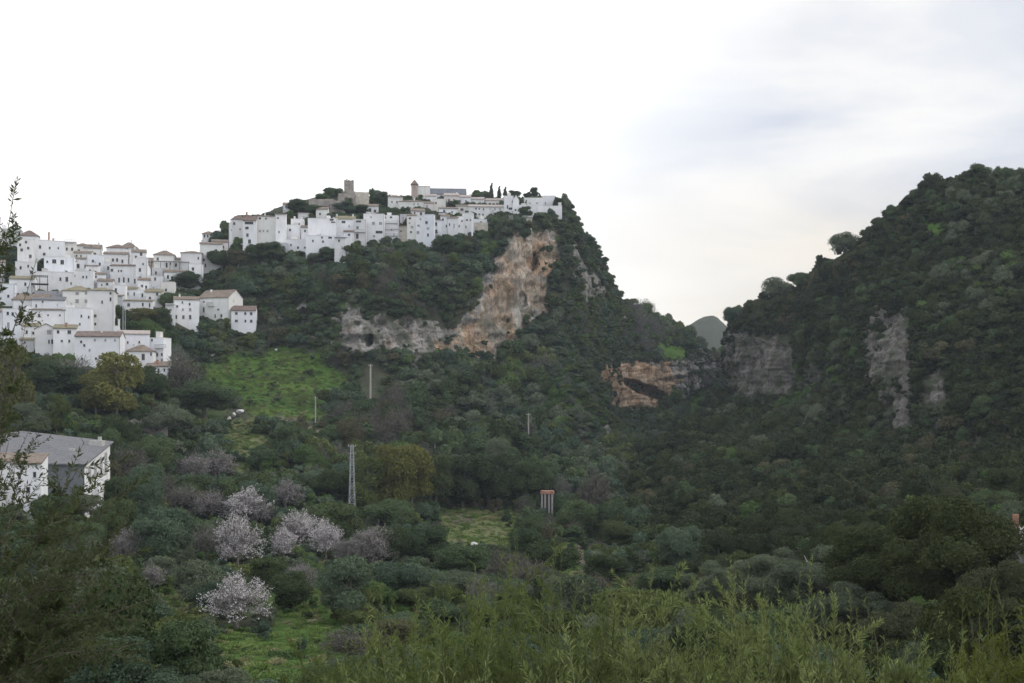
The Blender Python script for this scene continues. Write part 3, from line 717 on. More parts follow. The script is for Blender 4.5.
# ---- clifftop quarter
H_(229,238,223,246,'flat',0,[(232,230,1.6,2)],'narrow white house at the clifftop village edge',grp='T',mat='cool')
H_(232,244,219.5,246,'hip',5,[(234.3,223.5,2.2,2.6),(240,229,1.6,2)],'white house with a brown tiled turret roof',grp='T',rm='redtile')
H_(243,256,220.5,254,'gx',5,[(249,223,8,2),(247,228,3,2.4),(247.5,235,2.8,3.8),(249.5,241.5,2.6,4),(250,247.5,2.6,1.6)],'slim white tower house with stacked dark windows on the brink',grp='T',mat='cool',rm='redtile',chim=[(246.2,5,'brick')])
H_(256,277,216.5,248,'hip',2,[(260,218.5,2.4,1.8),(266,218.5,2,1.6),(260,231,1.8,1.8,'s'),(267.5,231,1.8,1.8,'s'),(263.5,231,1.4,2.4,'s')],'broad pale house beside the slim tower house',grp='T',mat='cream',chim=[(265,3)])
H_(275,286,214.5,250,'shed',2,[(278,218,1.8,1.6),(279,232,1.6,1.8)],'tall white house with a slanting roofline',grp='T',rm='paleroof')
H_(281,300,225,242,'flat',0,[(290,230,2.6,2.4),(284,229,1.4,2)],'white house with a single dark window and planted terrace',grp='T')
H_(291,303,219,236,'flat',0,[(295,226),(299,224,1.8,2)],'white house with a cluttered roof terrace below the castle wood',grp='T',mat='white',chim=[(294,3),(301,2)])
H_(301,313,227.5,242,'gx',2.5,[(305,231,1.8,2),(309,231,1.8,2)],'small white house with a dark roof next to the blank facade',grp='T',rm='tile')
H_(276,288,243,256,'flat',0,[(279,247,1.6,3),(284,247,1.6,2.4)],'pinkish low house at the clifftop trees',grp='T',mat='grey')
H_(286,313,239.5,253,'flat',0,[(298,247.5,2.2,2.2),(305,247.5,2.2,2.2),(291,245,1.6,2.4)],'long white house with two small square windows above trees',grp='T',mat='cool')
H_(308,337,218.5,246,'flat',0,[(331.5,219.7,4,1.6),(333,222,4,1.2)],'wide white house with a blank facade below the castle',grp='T',mat='white',chim=[(333,2.5)])
H_(306,336,236,252,'flat',0,[(322,235.5,1.8,1.8),(330,236,3.6,1.6),(313,241,2,2.2),(323,241.5,2,2.2)],'white house stepping down in front of the blank facade',grp='T',mat='cool',dD=-5)
H_(335.5,355,219,244,'gx',4,[(343.5,222,4,2),(349,226,1.6,2,'s')],'white house with a tawny roof between two little chimneys',grp='T',rm='olivetile',chim=[(333.5+3,2.5),(352.5,2.5)])
H_(353.5,366,219.5,250,'flat',0,[(358.5,221.3,5,1.8),(357.5,227.5,2.4,2.6),(357.3,236,2.8,4.6),(357.5,241.5,3,1.8)],'white house with a tall dark window over a balcony',grp='T',mat='cool',balc=[(354,365,231.8,2)])
H_(343.5,353.5,231.8,252,'shed',3,[(349,234.7,2.8,2.2)],'small white house with a bright red roof',grp='T',rm='redtile',dD=-5)
H_(334.5,345.5,238,255,'shed',2,[(339,240.7,2.4,2.6)],'small white house with a grey roof strip above shrubs',grp='T',rm='slate',dD=-7)
H_(363.5,384,214,247,'flat',0,[(373.4,223.3,2.8,2.2,'s'),(380.5,223.3,2.8,2.2,'s'),(374,236,2.6,2.4,'s'),(371,217,1.6,1.8,'s'),(379,232,8,2.2)],'big white house with dark awning across its middle',grp='T',chim=[(368,2)])
H_(383,398.5,215.5,247,'flat',0,[(385.5,217.5,1.8,1.6,'s'),(391,217.3,2.2,1.8),(391.5,229.5,1.6,2,'s'),(389,240.5,4,3),(394,235,1.8,2.6,'s')],'white house with three stacked balcony rails',grp='T',balc=[(385,398,223,1.8),(385,398,229,1.6),(384,398,235.5,1.8)])
H_(397.5,408,226,246,'shed',1.5,[(401,231,1.6,1.8)],'grey house recessed between two taller white ones',grp='T',mat='beige')
H_(400,406.5,214.5,228,'flat',0,[(403,218,1.6,1.8,'s')],'slender pale house standing over the grey recess',grp='T',mat='grey')
H_(407,416.5,215.5,246,'gx',2,[(410,218.3,2.4,1.8),(409.5,223,1.8,1.6,'s'),(412,227,2.8,2,'s'),(411,232,2,1.8)],'ivory house with five uneven windows',grp='T',mat='cream',chim=[(418-1.8,2)])
H_(416,424.5,217,247,'flat',0,[(418.5,225.5,3,2.2,'s'),(418,232.5,2.8,2.6,'s'),(420.5,219,1.8,2,'s')],'pale house with two grey shutters beside the ivory one',grp='T',mat='white')
H_(423.5,434,214.5,250,'flat',0,[(426.5,222.5,2.2,3),(428,228.5,3,2.2,'s'),(428,235,2.2,3)],'tall bluish white house rising over its neighbours',grp='T',mat='cool')
H_(432,442,220,244,'shed',1.2,[(436,224,2.4,3.2),(436,231.5,2.6,4)],'white house with one balcony door and iron rail',grp='T',mat='cool',balc=[(433,441,234.5,2.4)])
H_(441,450,216,240,'gx',2,[(443,219.5,1.8,2),(446.5,226,1.6,2.4)],'white house fourth from the white pier',grp='T',mat='white')
H_(447,458,218,242,'gx',1.8,[(449.5,224.5,1.4,2.2),(454,226,1.2,4,'s')],'white house third from the white pier',grp='T',mat='cool')
H_(457,464.5,216.5,240,'flat',0,[(459,226,1.5,2.4),(462,221,1.8,1.5)],'narrow white house second from the white pier',grp='T',mat='white')
H_(463,474,213.5,240,'flat',0,[(467,220,2.2,1.2),(470.5,220,1.6,1.6),(466,227,1.4,2.4)],'white corner house above the white pier',grp='T',mat='cool')
H_(399,424.5,201.5,216,'hip',2.8,[(401.8,210,1.8,3),(405,210.3,1.8,3),(414,204,1.6,2,'s'),(418,204,1.6,2,'s')],'long white house with paired arched openings below the church tower',grp='T',mat='cream',chim=[(413.5,3)])
H_(411,425,211,224,'shed',4,[(415,213.5),(421,213.5)],'low house with a dark brown roof under the arched openings',grp='T',rm='tile',dD=-5)
H_(388,403,197,214,'hip',2.4,[(392,202,1.6,2),(397,202,1.6,2)],'pale house at the castle wood edge left of church',grp='T',mat='cream')
H_(424,434,203,217,'gx',2,[(427,207,2,3.6,'s')],'small house with a narrow shutter below the church',grp='T',mat='rosy')
H_(433,446,199,214,'flat',0,[(436,203,1.8,2)],'pale house directly under the church nave',grp='T',mat='cream')
H_(444,459,195.5,210,'gx',3,[(449,200,1.6,2),(454,200,1.6,2)],'pale gabled house before the church nave',grp='T',mat='rosy',rm='paleroof')
H_(454,471,197,210,'gx',3,[(460,201,1.6,2),(466,201,1.6,2)],'white gabled house at the right end of the nave',grp='T',mat='white',rm='paleroof',chim=[(457,3)])
H_(439,458,208.5,222,'gx',2.3,[(444.2,211.5,2,3.6),(452,212,1.6,2)],'white house with a thin brown roof line over the lower row',grp='T',mat='white')
H_(456,472,206,220,'gx',2,[(462,209.5,3,2),(467,211.5,4,1.8)],'white house with dark awnings at the lower row end',grp='T',mat='cream')
H_(434,446,212.5,224,'shed',1.5,[(438,215.5,2,2)],'low white house with a grey roof among the lower row',grp='T',mat='cool',rm='slate')
H_(469,505,206.8,220,'gx',3,[(476,208.8,1.5,1.6),(479.3,208.8,1.5,1.6),(483.5,209.3,1.2,3),(490,208.8,1.4,1.4,'s'),(495,209,1.4,2,'s'),(500,209,1.4,2,'s'),(476,214.3,1.6,2),(479.3,214.3,1.6,2),(483,214.8,1.4,2)],'long low white house with a pale pink roof near cypresses',grp='T',rm='paleroof',dp=7)
H_(474,487,219.3,232,'flat',0,[(481,222,2,1.6)],'low white house on a beige rubble base',grp='T',mat='white')

# smaller dwellings filling the lanes of the lower quarter
H_(-20,4,262,284,'gx',3,[(-12,268),(-4,270)],'white house deep behind the olive branches on the upper lane')
H_(-4,14,284,306,'flat',0,[(2,290),(8,296)],'white house behind the olive branches beside the tawny sloping roof',mat='cool')
H_(-26,6,312,344,'gx',4,[(-18,320),(-6,330),(-2,318)],'large white house cut by the frame edge behind olive branches')
H_(55,66,250,262,'shed',2,[(59,255)],'small house with a lean roof behind the arched openings house',mat='cream',dD=3)
H_(64,75,262,276,'shed',2.5,[(68,267),(72,268)],'small white house with a lean roof left of the planted courtyard',rm='tile',dD=-3)
H_(86,98,266,280,'shed',2,[(90,271),(95,272)],'small white house tucked under the plain tall house',rm='tile',dD=-6)
H_(100,112,262,276,'flat',0,[(103,267),(108,268)],'little white cube left of the reddish roofed row',mat='cool',dD=-4)
H_(127,137,268,280,'flat',0,[(130,273,1.6,2),(134,273,1.6,2)],'pale cube behind the small dark pergola',mat='cream',dD=2)
H_(138,150,280,296,'gx',2.5,[(142,286),(146,287)],'small white house with a brown roof right of the tall narrow house',rm='tile',dD=-6)
H_(112,122,296,306,'shed',2,[(116,300)],'lean roofed hut between the doorway house and the tall slab',rm='tile',mat='grey',dD=-5)
H_(152,163,268,284,'flat',0,[(156,273)],'pale cube under the wide pergola',mat='grey',dD=-3)
H_(164,176,272,290,'gx',2.5,[(168,277),(172,278)],'small white house at the right foot of the wide pergola',rm='tile')
H_(176,190,272,288,'shed',2.5,[(181,277),(186,277)],'low white house below the rounded house',rm='tile',mat='cool',dD=-4)
H_(189,202,264,284,'flat',0,[(193,269),(198,275)],'white house between the rounded house and the scarp',mat='white',dD=-3)
H_(47,62,318,334,'flat',0,[(52,323,1.6,2.2),(58,324,1.6,2.2)],'white block above the triple window cottage',mat='cool',dD=-4)
H_(22,38,326,346,'gx',3,[(27,332),(33,333)],'white cottage with a low gable left of the triple window cottage',rm='olivetile',dD=-5)
H_(110,119,336,352,'shed',2,[(114,342,1.6,2.4)],'narrow white house between the long reddish and greyish roofs',rm='tile',dD=-6)
H_(298,309,213,226,'shed',2,[(303,219,1.6,2)],'small white house close under the low castle wall',grp='T',rm='tile',dD=4)
H_(316,328,209,222,'gx',2.5,[(320,214,1.6,2)],'small house showing over the blank facade',grp='T',rm='tile',mat='cream',dD=3)
H_(366,378,206,218,'gx',2.5,[(370,210),(375,211)],'small white house above the big awning house',grp='T',rm='tile',dD=2)
H_(425,436,196,208,'gx',2.5,[(429,200,1.6,2)],'small white house touching the church chancel',grp='T',rm='paleroof',dD=-3)
H_(470,484,199,210,'gx',2.5,[(474,203,1.6,2),(480,203,1.6,2)],'white house with a pale roof above the long low house',grp='T',rm='paleroof',dD=2)
H_(485,503,200,210,'gx',2.5,[(490,204,1.6,2),(497,204,1.6,2)],'white house behind the right half of the long low house',grp='T',rm='paleroof',mat='rosy',dD=2)
# ------------------------------------------------------------------ church, castle, cemetery
def at(px, py, dD=0.0, which='L'):
    h = hit_down(px, py, which); D = h.y + dD
    return P3(px, py, D), D / F, D

# parish church: tower with pyramid cap, square chancel and long grey-roofed nave
p, s, Dch = at(414.5, 204)
ch = empty('church', p, R(4)); tag(ch, 'pale hilltop church with a pyramid capped tower and long grey roof', 'church')
tw = MB(); w = 6.4 * s; h = (204 - 185) * s
wall_front(tw, -w/2, w/2, -4, h, [(-.5, .5, h - 2.6, h - 1.0)]); tw.box(-w/2, w/2, .25, w, -4, h)
two = tw.build('tower', M['brownwall'], parent=ch)
c = MB(); c.box(-w/2 - .2, w/2 + .2, -.2, w + .2, h + .003, h + .35)
e = w/2 + .35; z0, z1 = h + .353, h + 6.2 * s
B = [(-e, w/2 - e, z0), (e, w/2 - e, z0), (e, w/2 + e, z0), (-e, w/2 + e, z0)]
c.poly(B[::-1])
for i in range(4): c.poly([B[i], B[(i + 1) % 4], (0, w/2, z1)])
c.build('tower_roof', M['tile'], parent=two)
b = MB(); x0, x1 = 3.25 * s, 15.5 * s; hb = (204 - 186) * s
b.box(x0, x1, .8, 9, -4, hb); b.box(x0 - .15, x1 + .15, .65, 9.15, hb + .003, hb + .25); b.build('chancel', M['cream'], parent=ch)
nv = MB(); x0n, x1n = x1 + .02, 51.5 * s; hn = (204 - 193) * s; rn = 6.5 * s
wall_front(nv, x0n, x1n, -4, hn, [(x0n + 3, x0n + 5.4, 1.4, 3.2)], y=1.2)
nv.poly([(x1n, 1.2, -4), (x1n, 10, -4), (x1n, 10, hn), (x1n, 5.6, hn + rn), (x1n, 1.2, hn)]); nv.poly([(x1n, 10, -4), (x0n, 10, -4), (x0n, 10, hn), (x1n, 10, hn)])
nv.poly([(x0n, 1.2, -4), (x0n, 1.2, hn), (x0n, 5.6, hn + rn), (x0n, 10, hn), (x0n, 10, -4)])
no = nv.build('nave', M['white'], parent=ch)
r = MB(); r.prism([(.8, hn - .3), (5.6, hn + rn), (10.4, hn - .3), (10.4, hn), (5.6, hn + rn + .3), (.8, hn)], x0n - .1, x1n + .3, 'x'); r.build('nave_roof', M['slate'], parent=no)
g = MB(); g.box(x0n + 3, x0n + 5.4, 1.34, 1.38, 1.4, 3.2); g.build('window', M['glass'], parent=no)

def rubble_wall(name, x0, x1, yt, yb, label, cat, mat, thick=1.6, seed=0, jag=.6, dD=0.0, yaw=None, grp=None):
    p, s, D = at((x0 + x1) / 2, yb, dD)
    W = (x1 - x0) * s; H = (yb - yt) * s
    n = max(4, int(W / 1.1)); rr = random.Random(seed)
    mb = MB(); top = []
    xs = [-W/2 + W * i / n for i in range(n + 1)]
    zs = [H + rr.uniform(-jag, jag * .4) for _ in xs]
    prof = [(-W/2, -3.5)] + [(W/2, -3.5)] + [(x, z) for x, z in zip(xs[::-1], zs[::-1])]
    f = [(x, rr.uniform(-.05, .05), z) for x, z in prof]; bk = [(x, thick, z) for x, z in prof]
    nn = len(prof); base = len(mb.v); mb.v += f + bk
    mb.f.append(tuple(base + i for i in range(nn))); mb.m.append(0); mb.f.append(tuple(base + nn + i for i in reversed(range(nn)))); mb.m.append(0)
    for i in range(nn):
        j = (i + 1) % nn; mb.f.append((base + j, base + i, base + nn + i, base + nn + j)); mb.m.append(0)
    o = link(name, mb.data(name, M[mat]), None, p, R(yaw) if yaw is not None else -math.atan2((x0 + x1)/2 - CX, F))
    tag(o, label, cat, grp, 'thing'); return o

# castle ruin
p, s, Dc = at(349, 194, 2)
ct = empty('castle_tower', p, R(8)); tag(ct, 'square ruined stone keep on the highest point of the village', 'tower')
w = 9.6 * s; h = 13.5 * s
k = MB(); wall_front(k, -w/2, w/2, -5, h, [(-.35, .35, h * .55, h * .55 + 1.2)], rev=.3)
k.box(-w/2, w/2, .35, w, -5, h)
for i in range(5):
    if i != 3: k.box(-w/2 + i * w/5, -w/2 + (i + .72) * w/5, 0, .7, h + .003, h + .35 + (i % 2) * .25)
k.build('keep', M['castle'], parent=ct)
bt = MB(); bt.box(-w/2 - .7, w/2 + .7, -.7, w + .7, -5.2, 1.1); bt.build('plinth', M['castle'], parent=ct)
CW = 'castle curtain walls'
rubble_wall('castle_wall', 309, 331, 198.5, 214, 'low ruined castle wall at the left end of the wooded crest', 'wall', 'castle', 2, 1, grp=CW)
rubble_wall('castle_wall', 330, 345, 199.5, 212, 'overgrown middle stretch of castle wall under trees', 'wall', 'castle', 2, 2, dD=-3, grp=CW)
rubble_wall('castle_wall', 338, 356, 193, 206, 'ruined wall round the foot of the stone keep', 'wall', 'castle', 2, 3, dD=-4, grp=CW)
rubble_wall('castle_wall', 355, 369, 191.5, 208, 'taller castle wall fragment right of the keep', 'wall', 'beige', 4, 4, .35, grp=CW)
H_(283,290.5,204.5,212,'gx',2.5,[(286,206.5,1.6,1.8)],'tiny white house alone on the crest left of castle',grp='T')

# terraces, rubble retaining walls at the cliff edge
rubble_wall('retaining_wall', 474, 488, 222.5, 238, 'beige rubble retaining wall under the low white house', 'wall', 'beige', 3, 5, .2, dD=-1)
rubble_wall('retaining_wall', 486, 495.5, 216.5, 230, 'dark stone bastion at the cliff edge', 'wall', 'castle', 4, 6, .2)
p, s, D = at(472.2, 247); pr = MB(); pr.box(-.32, .32, 0, .8, -2, 30 * s); pr.box(-.42, .42, -.1, .9, 30 * s + .003, 30 * s + .3)
tag(pr.build('pier', M['white'], loc=p), 'slender tall white pier at the corner of the clifftop row', 'pier', kind='thing')
p, s, D = at(520.5, 223, -1)
vt = empty('viewpoint_terrace', p, 0); tag(vt, 'pale viewing terrace with a balustrade jutting from the cliff edge', 'terrace', kind='thing')
W = 23 * s; b = MB(); b.box(-W/2, W/2, 0, 6, -7, 1.6); b.box(-W/2 - .2, W/2 + .2, -.25, 6, 1.603, 1.85); b.build('base', M['beige'], parent=vt)
b = MB(); b.box(-W/2 - .2, W/2 + .2, -.2, 0, 2.75, 2.95)
nb = 26
for i in range(nb + 1): 
    x = -W/2 + (W - .14) * i / nb; b.box(x, x + .14, -.17, -.03, 1.853, 2.748)
b.build('balustrade', M['conc'], parent=vt)

# cemetery on the headland
CG = 'white cemetery buildings on the headland'
H_(504,513.5,196,215,'flat',0,[(507.5,207,1.2,4),(510.5,208.5,3.6,2)],'plain white cemetery block behind the cypress pair',name='cemetery_block',cat='cemetery',grp=CG,dp=5)
H_(513,519,200,216,'gy',5,[(515.6,210,1.4,2)],'white cemetery chapel with a stepped gable',name='chapel',cat='chapel',grp=CG,dp=5,mat='white',rm='paleroof')
H_(519,534,205,217,'flat',0,[(524,211,1.4,2),(530,211,1.4,2)],'low white cemetery block behind the dark palm',name='cemetery_block',cat='cemetery',grp=CG,dp=5,mat='cool')
H_(524,543,198,210,'flat',0,[(530,203,1.6,1.4,'s'),(537,203,1.6,1.4,'s')],'white wall of burial niches under round trees',name='cemetery_block',cat='cemetery',grp=CG,dp=4)
H_(542,555,196,209,'flat',0,[(545.5,203,1,2.4,'s')],'tall blank white cemetery block nearest the cliff corner',name='cemetery_block',cat='cemetery',grp=CG,dp=5,mat='cool')
H_(533,562,206,212,'flat',0,[],'low white cemetery enclosure wall at the cliff edge',name='cemetery_wall',cat='wall',grp=CG,dp=.5,dD=-4)

# dark metal pergolas in the lower quarter
def pergola(x0, x1, yt, yb, label, dD=-6, slab=True):
    p, s, D = at((x0 + x1) / 2, yb, dD)
    W, H, d = (x1 - x0) * s, (yb - yt) * s, 4.0
    root = empty('pergola', p, -math.atan2((x0 + x1)/2 - CX, F)); tag(root, label, 'pergola')
    n = max(2, int(W / 3)); 
    for i in range(n + 1):
        for y in (0, d):
            x = -W/2 + W * i / n; m = MB(); m.box(x - .09, x + .09, y - .09, y + .09, -4, H); m.build('post', M['rail'], parent=root)
    m = MB()
    for y in (0, d): m.box(-W/2 - .2, W/2 + .2, y - .1, y + .1, H + .003, H + .22)
    m.build('beam', M['rail'], parent=root)
    m = MB(); k = int(W / .6)
    for i in range(k + 1): x = -W/2 + W * i / k; m.box(x - .04, x + .04, -.4, d + .4, H + .224, H + .36)
    m.build('slat', M['rail'], parent=root)
    if slab:
        m = MB(); m.box(-W/2 - .3, W/2 + .3, -.3, d, H * .42, H * .42 + .25); m.build('floor_slab', M['rail'], parent=root)
pergola(32.5, 47, 276, 290, 'dark blue metal pergola between white houses by the arched openings', -10)
pergola(152, 188, 262, 277, 'wide dark metal pergola on stilts at the skyline gap', -8)
pergola(127, 137, 270.5, 275, 'small dark pergola on the terrace above the four tall windows', -9, False)

# ------------------------------------------------------------------ masts, poles, pylon
def pole(px, yt, yb, label, name='utility_pole', cat='pole', r=.14, arm=True, which='LR', mat='pole', dD=0.0):
    p, s, D = at(px, yb, dD, which); H = (yb - yt) * s
    root = empty(name, p); tag(root, label, cat)
    m = MB(); m.tube([(0, 0, -5), (0, 0, H)], [r * 1.15, r * .75], 8); m.build('shaft', M[mat], parent=root)
    if arm:
        m = MB(); m.box(-.7, .7, -.06, .06, H - .6, H - .45); a = m.build('crossarm', M[mat], parent=root)
        m = MB()
        for x in (-.6, 0, .6): m.tube([(x, 0, H - .448), (x, 0, H - .2)], .05, 6)
        m.build('insulator', M['frame'], parent=a)
    return root
pole(370.5, 364, 400, 'tall pale utility pole standing in front of the rock with the hole', r=.32, dD=-9)
pole(315.5, 396, 425, 'thin pale utility pole at the edge of the green field', r=.2)
pole(528.5, 413, 448, 'lone pale utility pole on the scrub slope under the big cliff', r=.24)
pole(435, 437, 458, 'short utility pole in the scrub behind the tall yellowish trees', r=.2)
pole(123, 305, 334, 'slim lamp mast before the dark trees, left one of a pair', 'lamp_mast', 'mast', .13, False, dD=-14, mat='steel')
pole(125.2, 306, 334, 'slim lamp mast before the dark trees, right one of a pair', 'lamp_mast', 'mast', .13, False, dD=-13, mat='steel')
pole(961, 625, 664, 'short dark wooden post in the scrub above the near thicket', 'post', 'post', .045, False, which='LR', mat='rail', dD=0)
# roof aerial
p, s, D = at(131.5, 254, 3); a = MB(); hh = 14 * s; a.tube([(0, 0, 0), (0, 0, hh)], .09, 6)
for z, l in ((hh * .95, 1.0), (hh * .75, .8), (hh * .6, .6)): a.box(-l, l, -.03, .03, z, z + .08)
a.box(-1.0, -.9, -.03, .03, hh * .7, hh * .98); a.box(.9, 1.0, -.03, .03, hh * .6, hh * .9)
tag(a.build('aerial', M['pole'], loc=p), 'thin aerial mast with crossbars on a skyline roof', 'aerial')

# lattice pylon
p, s, D = at(352, 527); H = 82 * s
py_ = empty('lattice_pylon', p, R(20)); tag(py_, 'slender grey lattice pylon rising from the dark trees in the valley', 'pylon')
b0, b1 = .66, .26
def cor(i, z):
    h_ = b0 + (b1 - b0) * z / H; q = ((-1,-1),(1,-1),(1,1),(-1,1))[i % 4]; return (q[0] * h_, q[1] * h_, z)
for i in range(4):
    m = MB(); m.tube([cor(i, -1), cor(i, H)], .055, 5); m.build('leg', M['steel'], parent=py_)
m = MB(); nz = 14
for k in range(nz):
    z0, z1 = H * k / nz, H * (k + 1) / nz
    for i in range(4):
        m.tube([cor(i, z0), cor(i + 1, z1)] if k % 2 else [cor(i + 1, z0), cor(i, z1)], .042, 4)
        m.tube([cor(i, z1), cor(i + 1, z1)], .028, 4)
m.build('bracing', M['steel'], parent=py_)
m = MB()
for z in (H - .3, H - 1.7):
    m.box(-.8, .8, -.06, .06, z, z + .1)
ca = m.build('crossarm', M['steel'], parent=py_)
m = MB()
for x in (-.72, 0, .72): m.tube([(x, 0, H - .19), (x, 0, H + .2)], [.06, .04], 6)
m.build('insulator', M['conc'], parent=ca)

# red topped kiosk on pale posts
p, s, D = at(547, 516); W, H = 11.5 * s, 25 * s
kt = empty('transformer_kiosk', p, R(-8)); tag(kt, 'narrow kiosk of pale posts with a terracotta band on top in the valley', 'kiosk')
m = MB(); m.box(-W/2 - .15, W/2 + .15, -.15, W*.8 + .15, H - .75, H); m.build('roof_band', M['brick'], parent=kt)
for x in (-W/2 + .15, -W/6, W/6, W/2 - .15):
    m = MB(); m.box(x - .2, x + .2, 0, .3, -1.5, H - .753); m.build('post', M['pole'], parent=kt)
m = MB(); m.box(-W/2 + .05, W/2 - .05, .35, W * .8, -1.5, H - .76); m.build('body', M['rail'], parent=kt)

# warehouse below the village
A0, A1 = P3(2, 490, 198), P3(84.5, 489, 196)
B0, B1 = P3(-8, 475, 226), P3(110, 474, 222)
zE, zR = P3(84.5, 465.5, 196).z, P3(100, 437, 222).z
wh = empty('warehouse', A1); tag(wh, 'long grey roofed warehouse with a white side wall in the valley', 'warehouse')
q = lambda v, z: (v.x - A1.x, v.y - A1.y, z - A1.z)
zb = A0.z - 6
zRR, zRL = P3(110, 443, 222).z, P3(17, 428.5, 222).z
m = MB()
m.poly([q(A1, zb), q(B1, zb), q(B1, zRR), q(A1, zE)]); m.poly([q(B1, zb), q(B0, zb), q(B0, zRR), q(B1, zRR)]); m.poly([q(B0, zb), q(A0, zb), q(A0, zE), q(B0, zRR)])
m.build('side_wall', M['white'], parent=wh)
m = MB(); m.poly([q(A0, zb), q(A1, zb), q(A1, zE), q(A0, zE)]); m.build('front_wall', plain('grey_sheet_wall', (.17, .18, .19)), parent=wh)
# roof: low gable, ridge running away from the valley
mid0 = (A0 + A1) / 2; mid1 = (B0 + B1) / 2
ov = .5
def up(t): return [(x, y, z + t) for x, y, z in t0]
t0 = [q(A0 + Vector((-ov, -ov, 0)), zE + .05), q(A1 + Vector((ov, -ov, 0)), zE + .05), q(B1 + Vector((ov, ov, 0)), zRR + .05), q((B0 * .75 + B1 * .25) + Vector((0, ov, 0)), zRR + 1.9), q(B0 + Vector((-ov, ov, 0)), zRR + 1.0)]
t1 = [(x, y, z + .25) for x, y, z in t0]
m = MB(); m.poly(t1); m.poly(t0[::-1])
for i in range(5): j = (i + 1) % 5; m.poly([t0[i], t0[j], t1[j], t1[i]])
ro = m.build('roof', M['greyroof'], parent=wh)
c_ = P3(97, 440, 216) - A1
m = MB(); m.box(c_.x - 1.2, c_.x + 1.2, c_.y - .8, c_.y + .8, c_.z - 1.2, c_.z - .1); m.box(c_.x + .3, c_.x + .8, c_.y - .5, c_.y + .2, c_.z - .097, c_.z + .6)
m.build('rooftop_unit', M['conc'], parent=ro)
c_ = P3(72, 450, 208) - A1
m = MB(); m.box(c_.x - .4, c_.x + .4, c_.y - .4, c_.y + .4, c_.z - 1, c_.z + .3); m.build('vent', M['conc'], parent=ro)
# grey stained panels on the white side wall
dx, dy = B1 - A1, None
for f0 in (.12, .34, .56, .76):
    a_ = A1.lerp(B1, f0); b_ = A1.lerp(B1, f0 + .11); nrm = Vector((dx.y, -dx.x, 0)).normalized() * .06
    m = MB(); zl = A1.z + 1.0; zt = zE - .9 + (zRR - zE) * f0
    m.poly([q(a_ + nrm, zl), q(b_ + nrm, zl), q(b_ + nrm, zt), q(a_ + nrm, zt)]); m.poly([q(a_ + nrm, zt), q(b_ + nrm, zt), q(b_, zt), q(a_, zt)])
    m.build('window', M['shutter'], parent=wh)
H_(14,40,464,508,'shed',7,[(20,476,4,6),(34,475,3,5),(28,490,4,6)],'white cottage with a brown lean roof in front of the warehouse',grp='V',rm='tile',dp=8,yaw=14,dD=-16)
H_(-40,14,462,508,'gx',7,[(-20,476,4,6),(-5,476,4,6)],'white house left of the warehouse behind the olive tree',grp='V',rm='tile',dp=8)
# small place at the right edge
p, s, D = at(1022, 556, 0, 'LR')
rh = empty('cottage', P3(1036, 548, 100), R(-24)); tag(rh, 'whitewashed cottage with a red brick chimney at the frame edge', 'cottage')
s = 100 / F
m = MB(); m.box(-10 * s, 26 * s, 0, 5, -8, 36 * s); m.box(-29 * s, -10.01 * s, .3, 4, -8, 17 * s); m.build('wall', M['cream'], parent=rh)
m = MB(); m.prism([(-.2, 36 * s), (2.5, 48 * s), (5.2, 36 * s), (5.2, 36 * s + .15), (2.5, 48 * s + .15), (-.2, 36 * s + .15)], -10.5 * s, 27 * s, 'x'); r_ = m.build('roof', M['tile'], parent=rh)
m = MB(); m.box(-22 * s, -16 * s, .6, 1.1, 17.1 * s, 32 * s); m.build('chimney', M['brick'], parent=r_)

rubble_wall('ruined_wall', 121, 167, 419, 431, 'low crumbling stone wall on the slope above the warehouse', 'wall', 'castle', 1.2, 9, .5)
# pale object in the green lane
p, s, D = at(314, 607)
tk = empty('water_tank', p, R(25)); tag(tk, 'small white and pale green tank standing in the grassy lane', 'tank')
w_ = 5 * s
m = MB(); m.box(-w_/2, w_/2, 0, .6, -.3, 3.2 * s); m.build('body', plain('pale_green_paint', (.42, .55, .48)), parent=tk)
m = MB(); m.box(-w_/2 - .05, w_/2 + .05, -.05, .65, 3.2 * s + .003, 3.2 * s + .08); m.build('lid', M['grey'], parent=tk)

